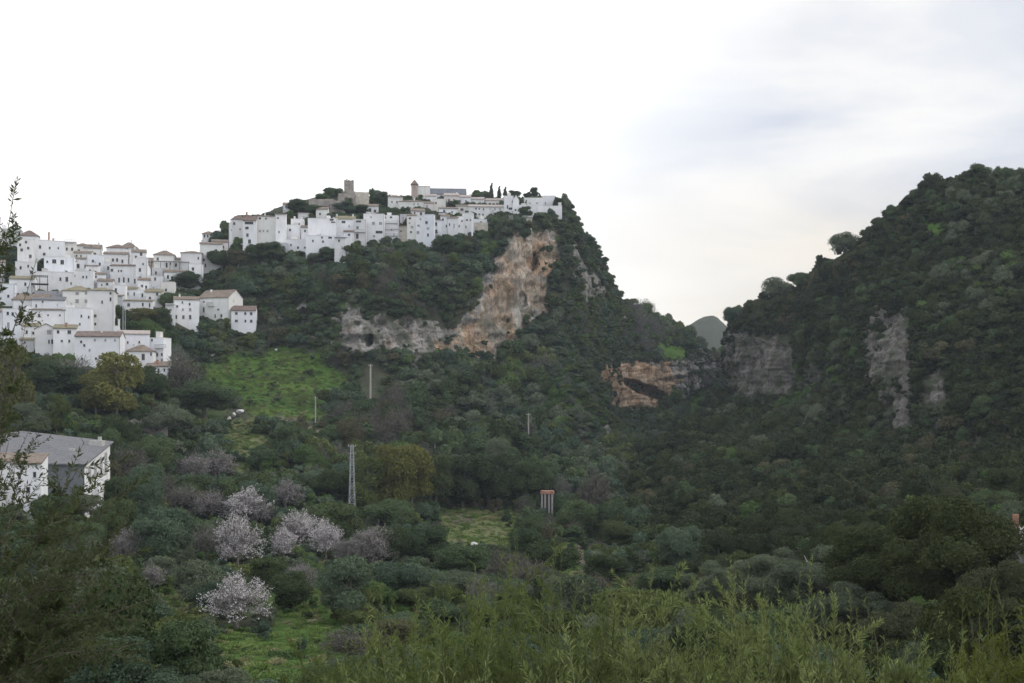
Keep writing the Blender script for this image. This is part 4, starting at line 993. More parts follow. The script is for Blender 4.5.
# pale boulders
def boulder(px, py, wpx, hpx, label, seed, which='L', dD=0.0):
    p, s, D = at(px, py, dD, which)
    import bmesh
    bm = bmesh.new(); bmesh.ops.create_icosphere(bm, subdivisions=3, radius=1)
    v = np.array([x.co[:] for x in bm.verts]); d = 1 + .45 * fbm(v * 1.3 + seed * 7.1, 3, seed)
    for x, k in zip(bm.verts, d): x.co = Vector((x.co.x * k * wpx * s / 2, x.co.y * k * wpx * s / 2.4, x.co.z * k * hpx * s * .6))
    me = bpy.data.meshes.new('boulder'); bm.to_mesh(me); bm.free(); me.materials.append(M['limestone'])
    tag(link('boulder', me, None, p + Vector((0, 0, hpx * s * .3)), R(seed * 37 % 360)), label, 'boulder', 'pale boulders on the grass slopes')
for i, (bx, by, bw, bh, lb) in enumerate([
    (229, 421, 4, 5, 'upright whitish boulder at the top of the yellowish grass strip'), (240, 413, 9, 4, 'long pale boulder under the green field edge'),
    (234, 416, 5, 4, 'small pale boulder between the upright and the long one'), (272, 425, 10, 6, 'wedge shaped pale boulder by dark shrubs under the field'),
    (316, 441, 6, 3, 'flat pale boulder on the bare bank, first of three in line'), (326, 445, 6, 3, 'flat pale boulder on the bare bank, middle of three in line'), (339, 449, 6, 3, 'flat pale boulder on the bare bank, last of three in line'),
    (276, 351, 3.5, 2.5, 'pale boulder by the track above the green field'), (474, 547, 7, 5, 'white boulder at the lower edge of the meadow'), (545, 519, 6, 3, 'pale stone at the foot of the kiosk'),
    (212, 356, 7, 3, 'pale boulder beside the track below the trio of houses'), (415, 540, 8, 9, 'grey boulder half hidden by rounded shrubs near the meadow')]):
    boulder(bx, by, bw, bh, lb, i + 1)
# ------------------------------------------------------------------ plants
def unit(v): return v / (np.linalg.norm(v, axis=1, keepdims=True) + 1e-9)
def rdir(n, g): return unit(g.normal(size=(n, 3)))

def leaf_quads(c, nrm, tang, ln, wd):
    """one four-cornered leaf per row: base, side, tip, side"""
    b = unit(np.cross(nrm, tang)); t = unit(np.cross(b, nrm))
    l2 = (ln / 2)[:, None]; w2 = (wd / 2)[:, None]
    q = np.stack([c - t * l2, c + b * w2 + nrm * w2 * .25, c + t * l2, c - b * w2 + nrm * w2 * .25], 1)
    return q.reshape(-1, 3)

CUBE = None
def core_ball(c, r):
    global CUBE
    if CUBE is None:
        g_ = np.linspace(-1, 1, 4); pts, fs = [], []
        for ax in range(3):
            for sg in (-1, 1):
                b = len(pts)
                for u in g_:
                    for v in g_:
                        p = [0, 0, 0]; p[ax] = sg; p[(ax + 1) % 3] = u * sg; p[(ax + 2) % 3] = v; pts.append(p)
                for i in range(3):
                    for j in range(3):
                        fs.append((b + i*4 + j, b + (i+1)*4 + j, b + (i+1)*4 + j + 1, b + i*4 + j + 1))
        CUBE = (unit(np.array(pts, float)), np.array(fs))
    return CUBE[0] * r + c, CUBE[1]

def crown_mesh(name, mat, seed, lobes=9, leaves=1400, leaf=.06, z0=.1, z1=1.0, spread=.36, lobe_r=(.16, .30), slim=.75, core=.72, shape='round', droop=0.0, top=.0):
    """unit plant, 1 high and 1 wide: leaves on overlapping lobes, a shaded leafy core inside each lobe"""
    g = np.random.default_rng(seed)
    C, Rr = [], []
    h = z1 - z0; mid = (z0 + z1) / 2
    for i in range(lobes):
        r = g.uniform(*lobe_r)
        if shape == 'column':
            t = (i + .5) / lobes; zc = z0 + h * t; rad = .30 * math.sin(math.pi * min(1, .15 + t * .8)) ** .7 * (1 - .55 * t)
            C.append((g.normal() * .05, g.normal() * .05, zc)); Rr.append(max(.1, rad * 1.1)); continue
        a = g.uniform(0, 2 * math.pi); q = math.sqrt(g.uniform(0, 1)) * spread
        zz = g.uniform(z0 + r * .6, z1 - r)
        k = 1 - abs((zz - mid - top * h) / (h * .62)) ** 2
        q *= max(.25, k)
        C.append((math.cos(a) * q, math.sin(a) * q, zz)); Rr.append(r)
    C = np.array(C); Rr = np.array(Rr)
    pr = Rr ** 2 / (Rr ** 2).sum()
    idx = g.choice(len(C), size=int(leaves * 1.6), p=pr)
    d = rdir(len(idx), g); d[:, 2] = np.where(d[:, 2] < -.55, -d[:, 2], d[:, 2])
    lump = 1 + .28 * fbm(d * 2.4 + C[idx] * 9, 2, seed)
    rad = Rr[idx] * lump * g.uniform(.72, 1.06, len(idx))
    p = C[idx] + d * rad[:, None] * np.array([1, 1, slim])
    inside = np.zeros(len(p), bool)
    for c, r in zip(C, Rr):
        inside |= (np.linalg.norm((p - c) / [1, 1, slim], axis=1) < r * .70)
    keep = np.where(~inside)[0][:leaves]
    p, d = p[keep], d[keep]
    n = unit(d * .8 + g.normal(size=p.shape) * .55); t = g.normal(size=p.shape); t[:, 2] -= droop
    s = leaf * g.uniform(.6, 1.35, len(p))
    V = [leaf_quads(p, n, t, s * 1.25, s)]; Fq = [np.arange(len(p) * 4).reshape(-1, 4)]
    k = len(p) * 4
    if core > 0:
        for c, r in zip(C, Rr):
            v, f = core_ball(np.zeros(3), r * core); dv = unit(v)
            v = dv * (r * core * (1 + .3 * fbm(dv * 2.4 + c * 9, 2, seed)))[:, None] * [1, 1, slim] + c
            V.append(v); Fq.append(f + k); k += len(v)
    return mesh_np(name, np.concatenate(V), np.concatenate(Fq), [mat])

def twig_mesh(name, mats, seed, n=1500, length=.16, wid=.012, z0=.12, blossom=0, bsize=.03, spread=.5):
    """leafless or blossoming crown: fine twigs fanning outwards, with small petals clustered along them"""
    g = np.random.default_rng(seed)
    d = rdir(n, g); d[:, 2] = np.where(d[:, 2] < -.35, -d[:, 2], d[:, 2]); d = unit(d)
    lump = 1 + .75 * fbm(d * 2.0, 3, seed)
    r = g.uniform(.12, 1, n) ** .6 * lump
    mid = np.array([0, 0, z0 + .30])
    sc = np.array([spread, spread, .56])
    p = mid + d * r[:, None] * sc * .92
    tang = unit(d + g.normal(size=d.shape) * .35 + [0, 0, .35])
    ln = length * g.uniform(.5, 1.3, n)
    V = [leaf_quads(p, rdir(n, g), tang, ln, np.full(n, wid))]; Fq = [np.arange(n * 4).reshape(-1, 4)]; mi = [np.zeros(n, int)]
    if blossom:
        j = g.integers(0, n, blossom)
        f = vnoise(p[j] * 7, seed + 5) > -.35
        j = j[f]; m = len(j)
        q = p[j] + tang[j] * (ln[j] * g.uniform(-.5, .5, m))[:, None] + g.normal(size=(m, 3)) * .012
        s = bsize * g.uniform(.6, 1.3, m)
        V.append(leaf_quads(q, rdir(m, g), rdir(m, g), s, s)); Fq.append(np.arange(m * 4).reshape(-1, 4) + n * 4); mi.append(np.ones(m, int))
    return mesh_np(name, np.concatenate(V), np.concatenate(Fq), mats, fm=np.concatenate(mi))

def trunk_mesh(name, mat, seed, h=.6, r=.03, limbs=5, reach=.3):
    g = random.Random(seed); mb = MB()
    bx, by = g.uniform(-.04, .04), g.uniform(-.04, .04)
    mb.tube([(0, 0, -.08), (bx * .5, by * .5, h * .3), (bx, by, h * .6), (bx * 1.4, by * 1.4, h)], [r * 1.3, r, r * .75, r * .35], 7)
    for i in range(limbs):
        a = i * 2.4 + g.uniform(-.3, .3); z = h * g.uniform(.35, .75); l = reach * g.uniform(.7, 1.1)
        e = (math.cos(a) * l, math.sin(a) * l, z + l * g.uniform(.5, 1.1))
        mb.tube([(bx * .7, by * .7, z), (e[0] * .5, e[1] * .5, z + (e[2] - z) * .6), e], [r * .6, r * .4, r * .12], 5)
    return mb.data(name, mat)

# leaf colours
Fm = {
 'oak':   foliage('dark_oak_leaves', (0.036, 0.058, 0.025), (0.060, 0.094, 0.038), (0.092, 0.129, 0.052)),
 'blue':  foliage('blue_green_leaves', (0.047, 0.074, 0.047), (0.069, 0.107, 0.063), (0.101, 0.139, 0.081)),
 'olive': foliage('olive_leaves', (0.067, 0.087, 0.049), (0.105, 0.129, 0.076), (0.140, 0.164, 0.099)),
 'fresh': foliage('fresh_green_leaves', (0.050, 0.089, 0.025), (0.078, 0.130, 0.034), (0.112, 0.161, 0.047)),
 'gold':  foliage('yellowing_leaves', (0.084, 0.093, 0.025), (0.129, 0.130, 0.034), (0.179, 0.174, 0.045)),
 'dusk':  foliage('deep_green_leaves', (0.029, 0.045, 0.016), (0.047, 0.071, 0.024), (0.072, 0.099, 0.034)),
 'moss':  foliage('mossy_green_leaves', (0.049, 0.067, 0.020), (0.081, 0.105, 0.029), (0.118, 0.143, 0.043)),
 'rust':  foliage('russet_leaves', (0.056, 0.057, 0.029), (0.087, 0.082, 0.040), (0.112, 0.109, 0.054)),
}
Fm.update({
 'blade': foliage('meadow_blades', (.08, .135, .028), (.115, .185, .038), (.16, .215, .060)),
 'hay': foliage('dry_blades', (.15, .16, .065), (.22, .22, .10), (.28, .26, .14)),
 'holm': foliage('painted_shade_leaves', (.018, .028, .010), (.030, .044, .014), (.047, .062, .020)),  # shade on the wooded hill is painted into these darker leaf colours
 'pine': foliage('painted_shade_warm_leaves', (.023, .032, .010), (.037, .050, .013), (.058, .072, .019)),
 'lentisc': foliage('painted_shade_dull_leaves', (.032, .040, .018), (.050, .060, .026), (.074, .084, .038)),
})
M['twig'] = plain('grey_twigs', (.14, .138, .115), .95, .25, 2)
M['darktwig'] = plain('brown_twigs', (.10, .095, .075), .95, .25, 2)
M['petal'] = plain('almond_blossom', (.58, .54, .54), .8, .12, 2)
M['dullpetal'] = plain('fading_blossom', (.30, .265, .27), .85, .2, 2)

KINDS = {}
def kind(name, crowns, trunk=None): KINDS[name] = (crowns, trunk)
TR = [trunk_mesh('trunk', M['bark'], s, .62, .035, 5, .28) for s in (1, 2)]
TG = [trunk_mesh('trunk', M['greybark'], s, .5, .035, 7, .34) for s in (5, 6)]
TH = [trunk_mesh('trunk', M['greybark'], s, .85, .022, 6, .2) for s in (8, 9)]
def mk(mat, n, lobes, leaves, leaf, **k): return [crown_mesh('crown', Fm[mat], 100 + i * 7 + len(mat) * 31, lobes, leaves, leaf, **k) for i in range(n)]
kind('oak', mk('oak', 3, 13, 7000, .027, z0=.12), TR)
kind('dusk', mk('dusk', 3, 14, 7000, .027, z0=.10), TR)
kind('blue', mk('blue', 3, 12, 7000, .027, z0=.12), TR)
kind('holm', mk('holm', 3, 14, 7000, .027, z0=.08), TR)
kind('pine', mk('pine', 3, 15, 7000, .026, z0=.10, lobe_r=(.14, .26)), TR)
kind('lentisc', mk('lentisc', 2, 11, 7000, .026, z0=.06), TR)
kind('olive', mk('olive', 3, 12, 7000, .025, z0=.16, core=.55), TG)
kind('fresh', mk('fresh', 2, 11, 7000, .027, z0=.08), TR)
kind('moss', mk('moss', 3, 13, 7000, .027, z0=.10), TR)
kind('rust', mk('rust', 2, 10, 6000, .026, z0=.06, core=.5), TG)
kind('gold', mk('gold', 2, 16, 6500, .030, z0=.14, core=.35, lobe_r=(.13, .24), spread=.38), TH)
kind('tall', mk('moss', 2, 18, 6500, .030, z0=.16, core=.5, lobe_r=(.12, .22), spread=.36), TH)
kind('big', mk('pine', 2, 30, 26000, .015, z0=.06, lobe_r=(.10, .19), spread=.40, slim=1.0), TR)
kind('bigolive', mk('olive', 2, 26, 24000, .014, z0=.04, lobe_r=(.10, .19), spread=.40, core=.6, slim=1.05), TG)
kind('bigdusk', mk('lentisc', 2, 26, 24000, .015, z0=.05, lobe_r=(.10, .19), spread=.41, slim=1.0), TR)
kind('bare', [twig_mesh('crown', [M['twig']], 40 + i, 2600, .17, .010) for i in range(2)], TG)
kind('brownbare', [twig_mesh('crown', [M['darktwig']], 50 + i, 3200, .15, .012) for i in range(2)], TG)
kind('blossom', [twig_mesh('crown', [M['twig'], M['petal']], 60 + i, 2000, .15, .010, blossom=12000, bsize=.021) for i in range(3)], TG)
kind('faded', [twig_mesh('crown', [M['twig'], M['dullpetal']], 70 + i, 2400, .15, .011, blossom=8000, bsize=.021) for i in range(2)], TG)
kind('cypress', [crown_mesh('crown', Fm['dusk'], 80 + i, 9, 2600, .035, z0=.04, shape='column', core=.85) for i in range(2)], TR)

kcount = {}
def plant(loc, W, H, kd, label, group, name='tree', cat='tree', parts=True, rz=None):
    crowns, trunks = KINDS[kd]
    i = kcount[kd] = kcount.get(kd, -1) + 1
    if parts:
        root = empty(name, loc, random.uniform(0, 6.28) if rz is None else rz)
        link('crown', crowns[i % len(crowns)], root); link('trunk', trunks[i % len(trunks)], root)
    else:
        root = link(name, crowns[i % len(crowns)], None, loc, random.uniform(0, 6.28))
    root.scale = (W, W, H)
    tag(root, label, cat, group)
    return root

PLACED = []          # (x, y, radius) of everything planted by hand
TREES = []
def tree(px, yb, hpx, wpx, kd, label, group=None, which='LR', dD=0.0, name='tree', cat='tree'):
    h = hit_down(px, yb, which); D = h.y + dD; s = D / F
    p = P3(px, yb, D)
    gz = ground_z(p.x, p.y, 'LR'); 
    z = min(p.z, gz + .1) if dD == 0 else p.z
    H = hpx * s + (p.z - z)
    PLACED.append((p.x, p.y, wpx * s * .42))
    TREES.append((px - wpx * .5, px + wpx * .5, yb - hpx, yb, D))
    return plant(Vector((p.x, p.y, z)), wpx * s * 1.12, H, kd, label, group, name, cat)

AL = 'blossoming almond trees'
for a in [(238, 572, 58, 40, 'blossom', 'tall whitish pink almond tree in full blossom, nearest the bare grey wood'),
          (244, 524, 36, 42, 'blossom', 'wide blossoming almond tree, uppermost of the pale pink cluster'),
          (283, 562, 34, 30, 'blossom', 'small bright blossoming almond tree in front of the cluster'),
          (302, 548, 36, 40, 'blossom', 'pale almond tree at the middle of the blossoming cluster'),
          (326, 560, 40, 32, 'blossom', 'blossoming almond tree at the end of the cluster by the grassy lane'),
          (237, 628, 54, 56, 'blossom', 'lone round almond tree in blossom standing on bright grass'),
          (373, 570, 46, 44, 'faded', 'greyish pink fading almond tree below the lattice pylon'),
          (216, 480, 30, 40, 'faded', 'dull pink fading almond tree on the slope under the yellowish strip'),
          (124, 566, 40, 34, 'faded', 'pale blossoming tree half hidden behind the olive tree'),
          (286, 510, 30, 34, 'faded', 'dull pink tree above the blossoming cluster'),
          (300, 596, 34, 30, 'faded', 'grey pink half bare almond tree behind the dark round shrub'),
          (150, 590, 26, 32, 'faded', 'faintly pink tree low on the slope right of the olive tree'),
          (192, 482, 28, 34, 'faded', 'faded pinkish tree on the slope right of the crumbling wall'), (262, 526, 26, 30, 'faded', 'faded pinkish tree just above the small bright almond'), (182, 512, 28, 34, 'bare', 'grey leafless tree left of the almond cluster'),
          (348, 566, 30, 30, 'faded', 'faded tree between the almond cluster and the pylon foot'), (212, 520, 30, 36, 'faded', 'dull tree left of the uppermost pale pink almond'), (206, 560, 34, 36, 'bare', 'grey leafless tree left of the tall whitish pink almond')]:
    tree(*a[:6], AL, 'L')
DK = 'dark rounded trees in the valley'
for a in [(427, 566, 46, 44, 'oak', 'dark rounded tree between the fading almond and the meadow'),
          (465, 583, 44, 54, 'oak', 'broad dark rounded tree at the lower edge of the meadow'),
          (291, 610, 42, 48, 'dusk', 'dense dark round tree in the grassy lane beside the lone almond'),
          (268, 588, 34, 36, 'dusk', 'dark tree between the bright small almond and the lone almond'),
          (556, 580, 52, 52, 'dusk', 'broad dark tree right of the meadow before the path'),
          (606, 582, 30, 40, 'dusk', 'low dark tree across the dirt path from the meadow'),
          (612, 548, 30, 44, 'moss', 'green tree at the head of the dirt path'),
          (526, 560, 36, 30, 'oak', 'upright dark tree at the right edge of the meadow'),
          (334, 548, 50, 60, 'dusk', 'dark tree mass at the foot of the lattice pylon'),
          (392, 532, 36, 50, 'oak', 'dark tree beside the foot of the lattice pylon'),
          (330, 500, 40, 50, 'dusk', 'dark tree left of the pylon mid height'),
          (414, 612, 26, 40, 'moss', 'low mossy tree below the fading almond'),
          (362, 628, 30, 40, 'moss', 'mossy green bushy tree at the edge of the grassy lane'),
          (392, 650, 34, 50, 'rust', 'russet tinged bush tree right of the grassy lane'),
          (350, 660, 30, 60, 'brownbare', 'brown leafless thicket tree at the bottom of the grassy lane'),
          (520, 608, 30, 44, 'olive', 'grey green tree behind the near thicket top'),
          (442, 628, 30, 50, 'oak', 'dark tree behind the left end of the near thicket')]:
    tree(*a[:6], DK, 'L')
TG_ = 'tall trees behind the pylon'
for a in [(388, 518, 80, 48, 'gold', 'tall yellowing tree right of the lattice pylon'), (412, 516, 78, 46, 'gold', 'tall yellow topped tree next to the pylon grove'),
          (368, 520, 70, 40, 'tall', 'tall green tree directly right of the pylon'), (436, 512, 62, 44, 'tall', 'tall mossy tree at the right end of the yellowing trees'),
          (462, 508, 58, 46, 'dusk', 'dark grove tree above the left end of the meadow'), (490, 508, 60, 48, 'dusk', 'dark grove tree above the middle of the meadow'),
          (518, 506, 56, 44, 'dusk', 'dark grove tree above the right end of the meadow'), (538, 498, 42, 40, 'oak', 'dark tree at the grove end beside the kiosk')]:
    tree(*a[:6], TG_, 'L')
VG = 'trees at the foot of the village'
for a in [(48, 524, 34, 40, 'oak', 'dark tree before the front wall of the warehouse'), (84, 522, 32, 36, 'olive', 'grey tree before the corner of the warehouse'), (112, 506, 30, 30, 'dusk', 'dark tree at the far end of the warehouse side wall'), (116, 424, 78, 66, 'gold', 'big yellowish green tree below the long white house'), (96, 420, 50, 40, 'gold', 'smaller yellowish tree left of the big one below the village'),
          (12, 430, 92, 52, 'gold', 'big yellow green tree at the frame edge under the village'), (57, 438, 48, 24, 'tall', 'narrow upright pale green tree between the two yellowish trees'),
          (40, 392, 40, 44, 'dusk', 'dark tree under the cottages at the village foot'), (72, 396, 40, 46, 'bare', 'grey leafless tree before the cottages at the village foot'),
          (60, 402, 44, 50, 'oak', 'dark green tree in front of the leafless tree at the village foot'),
          (152, 402, 46, 44, 'dusk', 'dark tree beneath the stilted house'), (30, 440, 40, 40, 'olive', 'grey olive tree above the warehouse roof'),
          (160, 440, 40, 50, 'olive', 'grey olive tree behind the crumbling stone wall'), (205, 420, 44, 60, 'oak', 'dark spreading tree left of the green field'),
          (182, 400, 44, 50, 'brownbare', 'brown leafless tree below the trio of houses'), (150, 346, 30, 30, 'fresh', 'bright green bush tree under the leftmost of the trio'),
          (118, 335, 33, 18, 'dusk', 'dark slim tree right of the tall white slab house'), (142, 330, 24, 30, 'gold', 'yellow green tree in the little village wood'),
          (160, 334, 28, 26, 'dusk', 'dark tree at the right side of the little village wood'), (134, 336, 18, 24, 'fresh', 'low bright tree in front of the little village wood'),
          (173, 310, 20, 26, 'oak', 'dark tree behind the low annex of the trio'), (185, 292, 22, 34, 'oak', 'dark tree on the scarp behind the trio of houses')]:
    tree(*a[:6], VG, 'L')
CT = 'trees on the castle crest and clifftop'
for a in [(330, 199, 12, 9, 'oak', 'dark tree left of the stone keep'), (338, 197, 9, 7, 'dusk', 'dark tree touching the keep from the left'), (322, 206, 14, 16, 'oak', 'rounded tree above the low castle wall'),
          (378, 206, 12, 12, 'oak', 'rounded dark tree right of the castle wall fragment'), (383, 208, 18, 16, 'dusk', 'dark tree between castle and church'), (299, 213, 14, 20, 'oak', 'dark tree on the crest left of the castle'),
          (315, 216, 12, 26, 'oak', 'dark tree under the low castle wall'), (345, 214, 14, 26, 'blue', 'grey green tree under the keep'), (362, 214, 10, 22, 'oak', 'dark tree under the castle wall fragment'), (270, 220, 8, 12, 'oak', 'small dark tree above the broad pale house'),
          (257, 262, 20, 20, 'dusk', 'dark tree at the foot of the broad pale house'), (272, 262, 22, 26, 'oak', 'rounded dark tree on the brink below the pale house'), (222, 270, 26, 24, 'dusk', 'dark tree on the scarp beside the turret house'), (238, 268, 20, 22, 'rust', 'brownish tree under the brown turret house'),
          (328, 262, 16, 20, 'oak', 'round tree below the stepping white house'), (314, 264, 12, 16, 'olive', 'greyish tree left of the round tree below the stepping house'), (444, 258, 24, 22, 'oak', 'dark tree below the pier row'), (464, 256, 18, 18, 'oak', 'dark tree left of the white pier foot'),
          (526, 218, 13, 13, 'dusk', 'dark spiky tree above the viewing terrace'), (558, 214, 18, 12, 'dusk', 'dark tree at the very cliff corner'), (566, 212, 20, 10, 'olive', 'pale leafy tree on the outermost cliff corner'),
          (527, 199, 9, 8, 'dusk', 'round clipped tree among the cemetery blocks'), (534.5, 198, 12, 8.5, 'dusk', 'tall egg shaped tree above the niche wall'), (514, 196, 6, 13, 'dusk', 'low dark hedge like tree behind the cemetery'), (479, 202, 8, 18, 'oak', 'dark trees clump behind the long low house'), (487, 201, 9, 14, 'rust', 'brownish tree behind the long low house')]:
    tree(*a[:6], CT, 'L')
CY = 'cypresses by the cemetery and castle'
for a in [(491.5, 200, 17, 7, 'tallest pointed cypress at the left of the cemetery group'), (499, 201, 15, 7, 'second pointed cypress of the cemetery group, slightly shorter'), (505.3, 198, 11, 7, 'small pointed cypress just left of the cemetery block'),
          (507.2, 206, 12, 5, 'slim cypress before the plain cemetery block'), (511.5, 206, 11, 5, 'slim cypress at the corner of the plain cemetery block'), (518, 206, 10, 5.5, 'stout cypress by the cemetery chapel'), (526, 211, 11, 4.5, 'slender cypress rising over the dark spiky tree'),
          (539.5, 202, 9, 5.5, 'short cypress next to the tall egg shaped tree'), (372, 204, 16, 7, 'lone cypress between castle wall and church')]:
    tree(*a[:4], 'cypress', a[4], CY, 'L', name='cypress', cat='cypress')
RG = 'big trees at the foot of the wooded hill'
for a in [(945, 612, 122, 140, 'big', 'largest spreading green tree at the foot of the wooded hill'), (880, 616, 92, 100, 'big', 'big green tree left of the largest spreading tree'), (815, 606, 64, 90, 'bigolive', 'wide grey green tree left of the big green trees'),
          (762, 606, 54, 70, 'bigolive', 'grey green tree second from the path'), (712, 606, 46, 64, 'bigolive', 'grey green tree nearest the dirt path'), (1008, 658, 98, 78, 'bigdusk', 'dark tree in front of the cottage at the frame edge'),
          (850, 645, 60, 90, 'bigolive', 'low grey olive tree in front of the big green trees'), (960, 660, 70, 90, 'bigolive', 'grey leafy tree behind the short dark post'), (905, 660, 60, 80, 'bigdusk', 'dark tree between the grey leafy trees'),
          (1046, 640, 90, 70, 'gold', 'yellow green tree at the right frame edge'), (668, 598, 34, 50, 'oak', 'dark low tree at the foot of the wooded hill by the path')]:
    tree(*a[:6], RG, 'LR')
SK = 'trees standing out on the skyline of the wooded hill'
for a in [(778, 294, 20, 36, 'olive', 'wide thin crowned tree on the skyline above the grey cliff'), (845, 250, 20, 30, 'olive', 'thin crowned tree higher up on the skyline of the wooded hill'), (733, 320, 16, 18, 'blue', 'small tree on the edge of the grey cliff'),
          (800, 282, 12, 20, 'oak', 'dark shrubby tree right of the wide skyline tree'), (895, 214, 12, 18, 'oak', 'dark shrubby tree on the upper skyline'), (980, 172, 10, 22, 'oak', 'dark tree at the summit of the wooded hill'), (1008, 176, 10, 18, 'oak', 'dark tree right of the summit of the wooded hill'), (915, 196, 10, 14, 'oak', 'dark tree below the summit on the skyline')]:
    tree(*a[:6], SK, 'R')

# ------------------------------------------------------------------ scattered growth
def scatter(pgrid, pxg, rock, gr, dirt, op, n, voxel, seed, which):
    g = np.random.default_rng(seed)
    nk, nu, _ = pgrid.shape
    a, b, c, d = pgrid[:-1, :-1], pgrid[:-1, 1:], pgrid[1:, 1:], pgrid[1:, :-1]
    cr = np.cross(c - a, d - b); area = .5 * np.linalg.norm(cr, axis=-1)
    cen = (a + b + c + d) / 4
    D = cen[..., 1]
    ppx = CX + F * cen[..., 0] / np.maximum(D, 1); ppy = HY - F * cen[..., 2] / np.maximum(D, 1)
    nrm = cr / (2 * area[..., None] + 1e-9); nrm *= np.sign(nrm[..., 2:3] + 1e-9)
    facing = (nrm * -cen / (np.linalg.norm(cen, axis=-1, keepdims=True) + 1e-9)).sum(-1)
    ok = (D > 62) & (D < 900) & (ppx > -130) & (ppx < 1160) & (ppy < 720) & (facing > -.12)
    w = area * ok
    r_, g_, d_, o_ = (x[:-1, :-1] for x in (rock, gr, dirt, op))
    w = w * (1 - (.70 if which == 'L' else .84) * np.clip(r_, 0, 1)) * (1 - .90 * g_) * (1 - .97 * d_) * (1 - .72 * o_)
    w = w.ravel(); cell = g.choice(len(w), size=n, p=w / w.sum())
    i, j = np.divmod(cell, nu - 1)
    u, v = g.random(n)[:, None], g.random(n)[:, None]
    p = (a[i, j] * (1 - u) + b[i, j] * u) * (1 - v) + (d[i, j] * (1 - u) + c[i, j] * u) * v
    key = np.floor(p / voxel).astype(np.int64); k = key[:, 0] * 73856093 ^ key[:, 1] * 19349663 ^ key[:, 2] * 83492791
    _, first = np.unique(k, return_index=True)
    p = p[first]; ci, cj = i[first], j[first]
    return p, r_[ci, cj], g_[ci, cj]

EXCL = []      # (x0,x1,y0,y1,D): things in the picture that nothing nearer may cover
for h in HOUSES: EXCL.append((h[0], h[1], h[2], h[3] - (11 if h[3] < 262 and h[0] > 225 else 5), h[4]))
EXCL += [(346, 358, 446, 516, 262), (541, 553, 490, 511, 300), (362, 379, 362, 396, 412), (313, 317, 396, 420, 350), (526, 531, 413, 440, 330), (342, 356, 176, 194, 9999), (309, 331, 198, 206, 9999), (330, 345, 199, 203, 9999), (355, 369, 190, 204, 9999), (384, 470, 150, 194, 9999), (494, 562, 150, 196, 9999), (433, 437, 437, 452, 330),
         (0, 110, 428, 484, 196), (121, 167, 418, 428, 250), (309, 318, 598, 606, 130), (360, 378, 330, 352, 405), (296, 312, 306, 332, 395), (622, 668, 372, 404, 560),
         (442, 522, 510, 540, 262), (196, 342, 355, 414, 356), (228, 266, 422, 446, 325), (230, 262, 446, 470, 290), (225, 280, 408, 425, 300), (309, 345, 436, 450, 290), (508, 540, 240, 312, 484), (484, 506, 292, 336, 470), (458, 482, 326, 346, 456), (498, 512, 256, 298, 480), (622, 652, 268, 297, 9999), (318, 343, 150, 187, 9999), (342, 374, 316, 346, 415), (388, 408, 320, 342, 420), (414, 448, 326, 346, 432),
         (730, 792, 336, 392, 455), (868, 908, 310, 376, 346), (925, 944, 378, 406, 312), (224, 340, 575, 655, 100), (225, 283, 150, 214, 9999), (283, 322, 150, 198, 9999), (622, 715, 366, 382, 600), (515, 560, 200, 211, 500), (576, 585, 528, 560, 230), (884, 908, 378, 425, 312)]
EXCL += [(t[0] + 4, t[1] - 4, t[2] + 2, t[3] - (t[3] - t[2]) * .25, t[4]) for t in TREES if t[4] > 90]
EX = np.array(EXCL)
HB = [(h[0], h[1], h[4]) for h in HOUSES] + [(-20, 112, 197), (-20, 112, 209), (-20, 112, 218), (1008, 1060, 100)]
PL = np.array(PLACED)

def clear(p, W, H):
    """keep plants that neither stand in a building or another tree nor hide what the place shows"""
    D = p[:, 1]; px = CX + F * p[:, 0] / D; rx = W * .5 * F / D
    yt = HY - F * (p[:, 2] + H) / D; yb = HY - F * p[:, 2] / D
    keep = np.ones(len(p), bool)
    for x0, x1, y0, y1, d in EX:
        ov = (px + rx * .8 > x0) & (px - rx * .8 < x1) & (yt < y1) & (yb > y0) & (D < d + 1)
        keep &= ~ov
    for x0, x1, d in HB:
        keep &= ~((px > x0 - 1) & (px < x1 + 1) & (D > d - 1.5) & (D < d + 13))
    keep &= ~((px < 206) & (D > 440)); keep &= ~((D > 380) & (px > 560) & (yb - yt > 11) & (p[:, 0] < 60) & (W > 4))
    for x, y, r in PL:
        keep &= ~(((p[:, 0] - x) ** 2 + (p[:, 1] - y) ** 2) < (r * .75) ** 2)
    return keep

def grow(pg, pxg, rock, gr, dirt, op, n, voxel, seed, which, palette, rad):
    p, rk, g_ = scatter(pg, pxg, rock, gr, dirt, op, n, voxel, seed, which)
    g = np.random.default_rng(seed + 1)
    W = np.clip(g.lognormal(math.log(rad), .42, len(p)), rad * .36, rad * 2.1)
    W *= np.clip(.62 + p[:, 1] / 600, .7, 1.15)
    W = np.where(rk > .4, W * .5, W); W = np.where(g_ > .5, W * .30, W)
    H = W * g.uniform(.70, 1.10, len(p)) * g.choice([.8, 1.0, 1.3], size=len(p), p=[.3, .5, .2])
    k = clear(p, W, H)
    for sc_ in (.6, .35):
        W = np.where(k, W, W * sc_); H = np.where(k, H, H * sc_); k = clear(p, W, H)
    p, W, H = p[k], W[k], H[k]
    # the kinds grow in patches
    f = fbm(p * .03, 3, seed + 2) * 1.3 + g.normal(size=len(p)) * .30
    q = np.argsort(np.argsort(f)) / len(f)
    names, wts = zip(*palette); cw = np.cumsum(wts) / sum(wts)
    kd = np.searchsorted(cw, q)
    kd = np.minimum(kd, len(names) - 1)
    ol = names.index('olive')
    kd = np.where((p[:, 1] < 140) & np.isin(kd, [names.index(x) for x in ('bare', 'brownbare') if x in names]), ol, kd)
    return p, W, H, kd, names

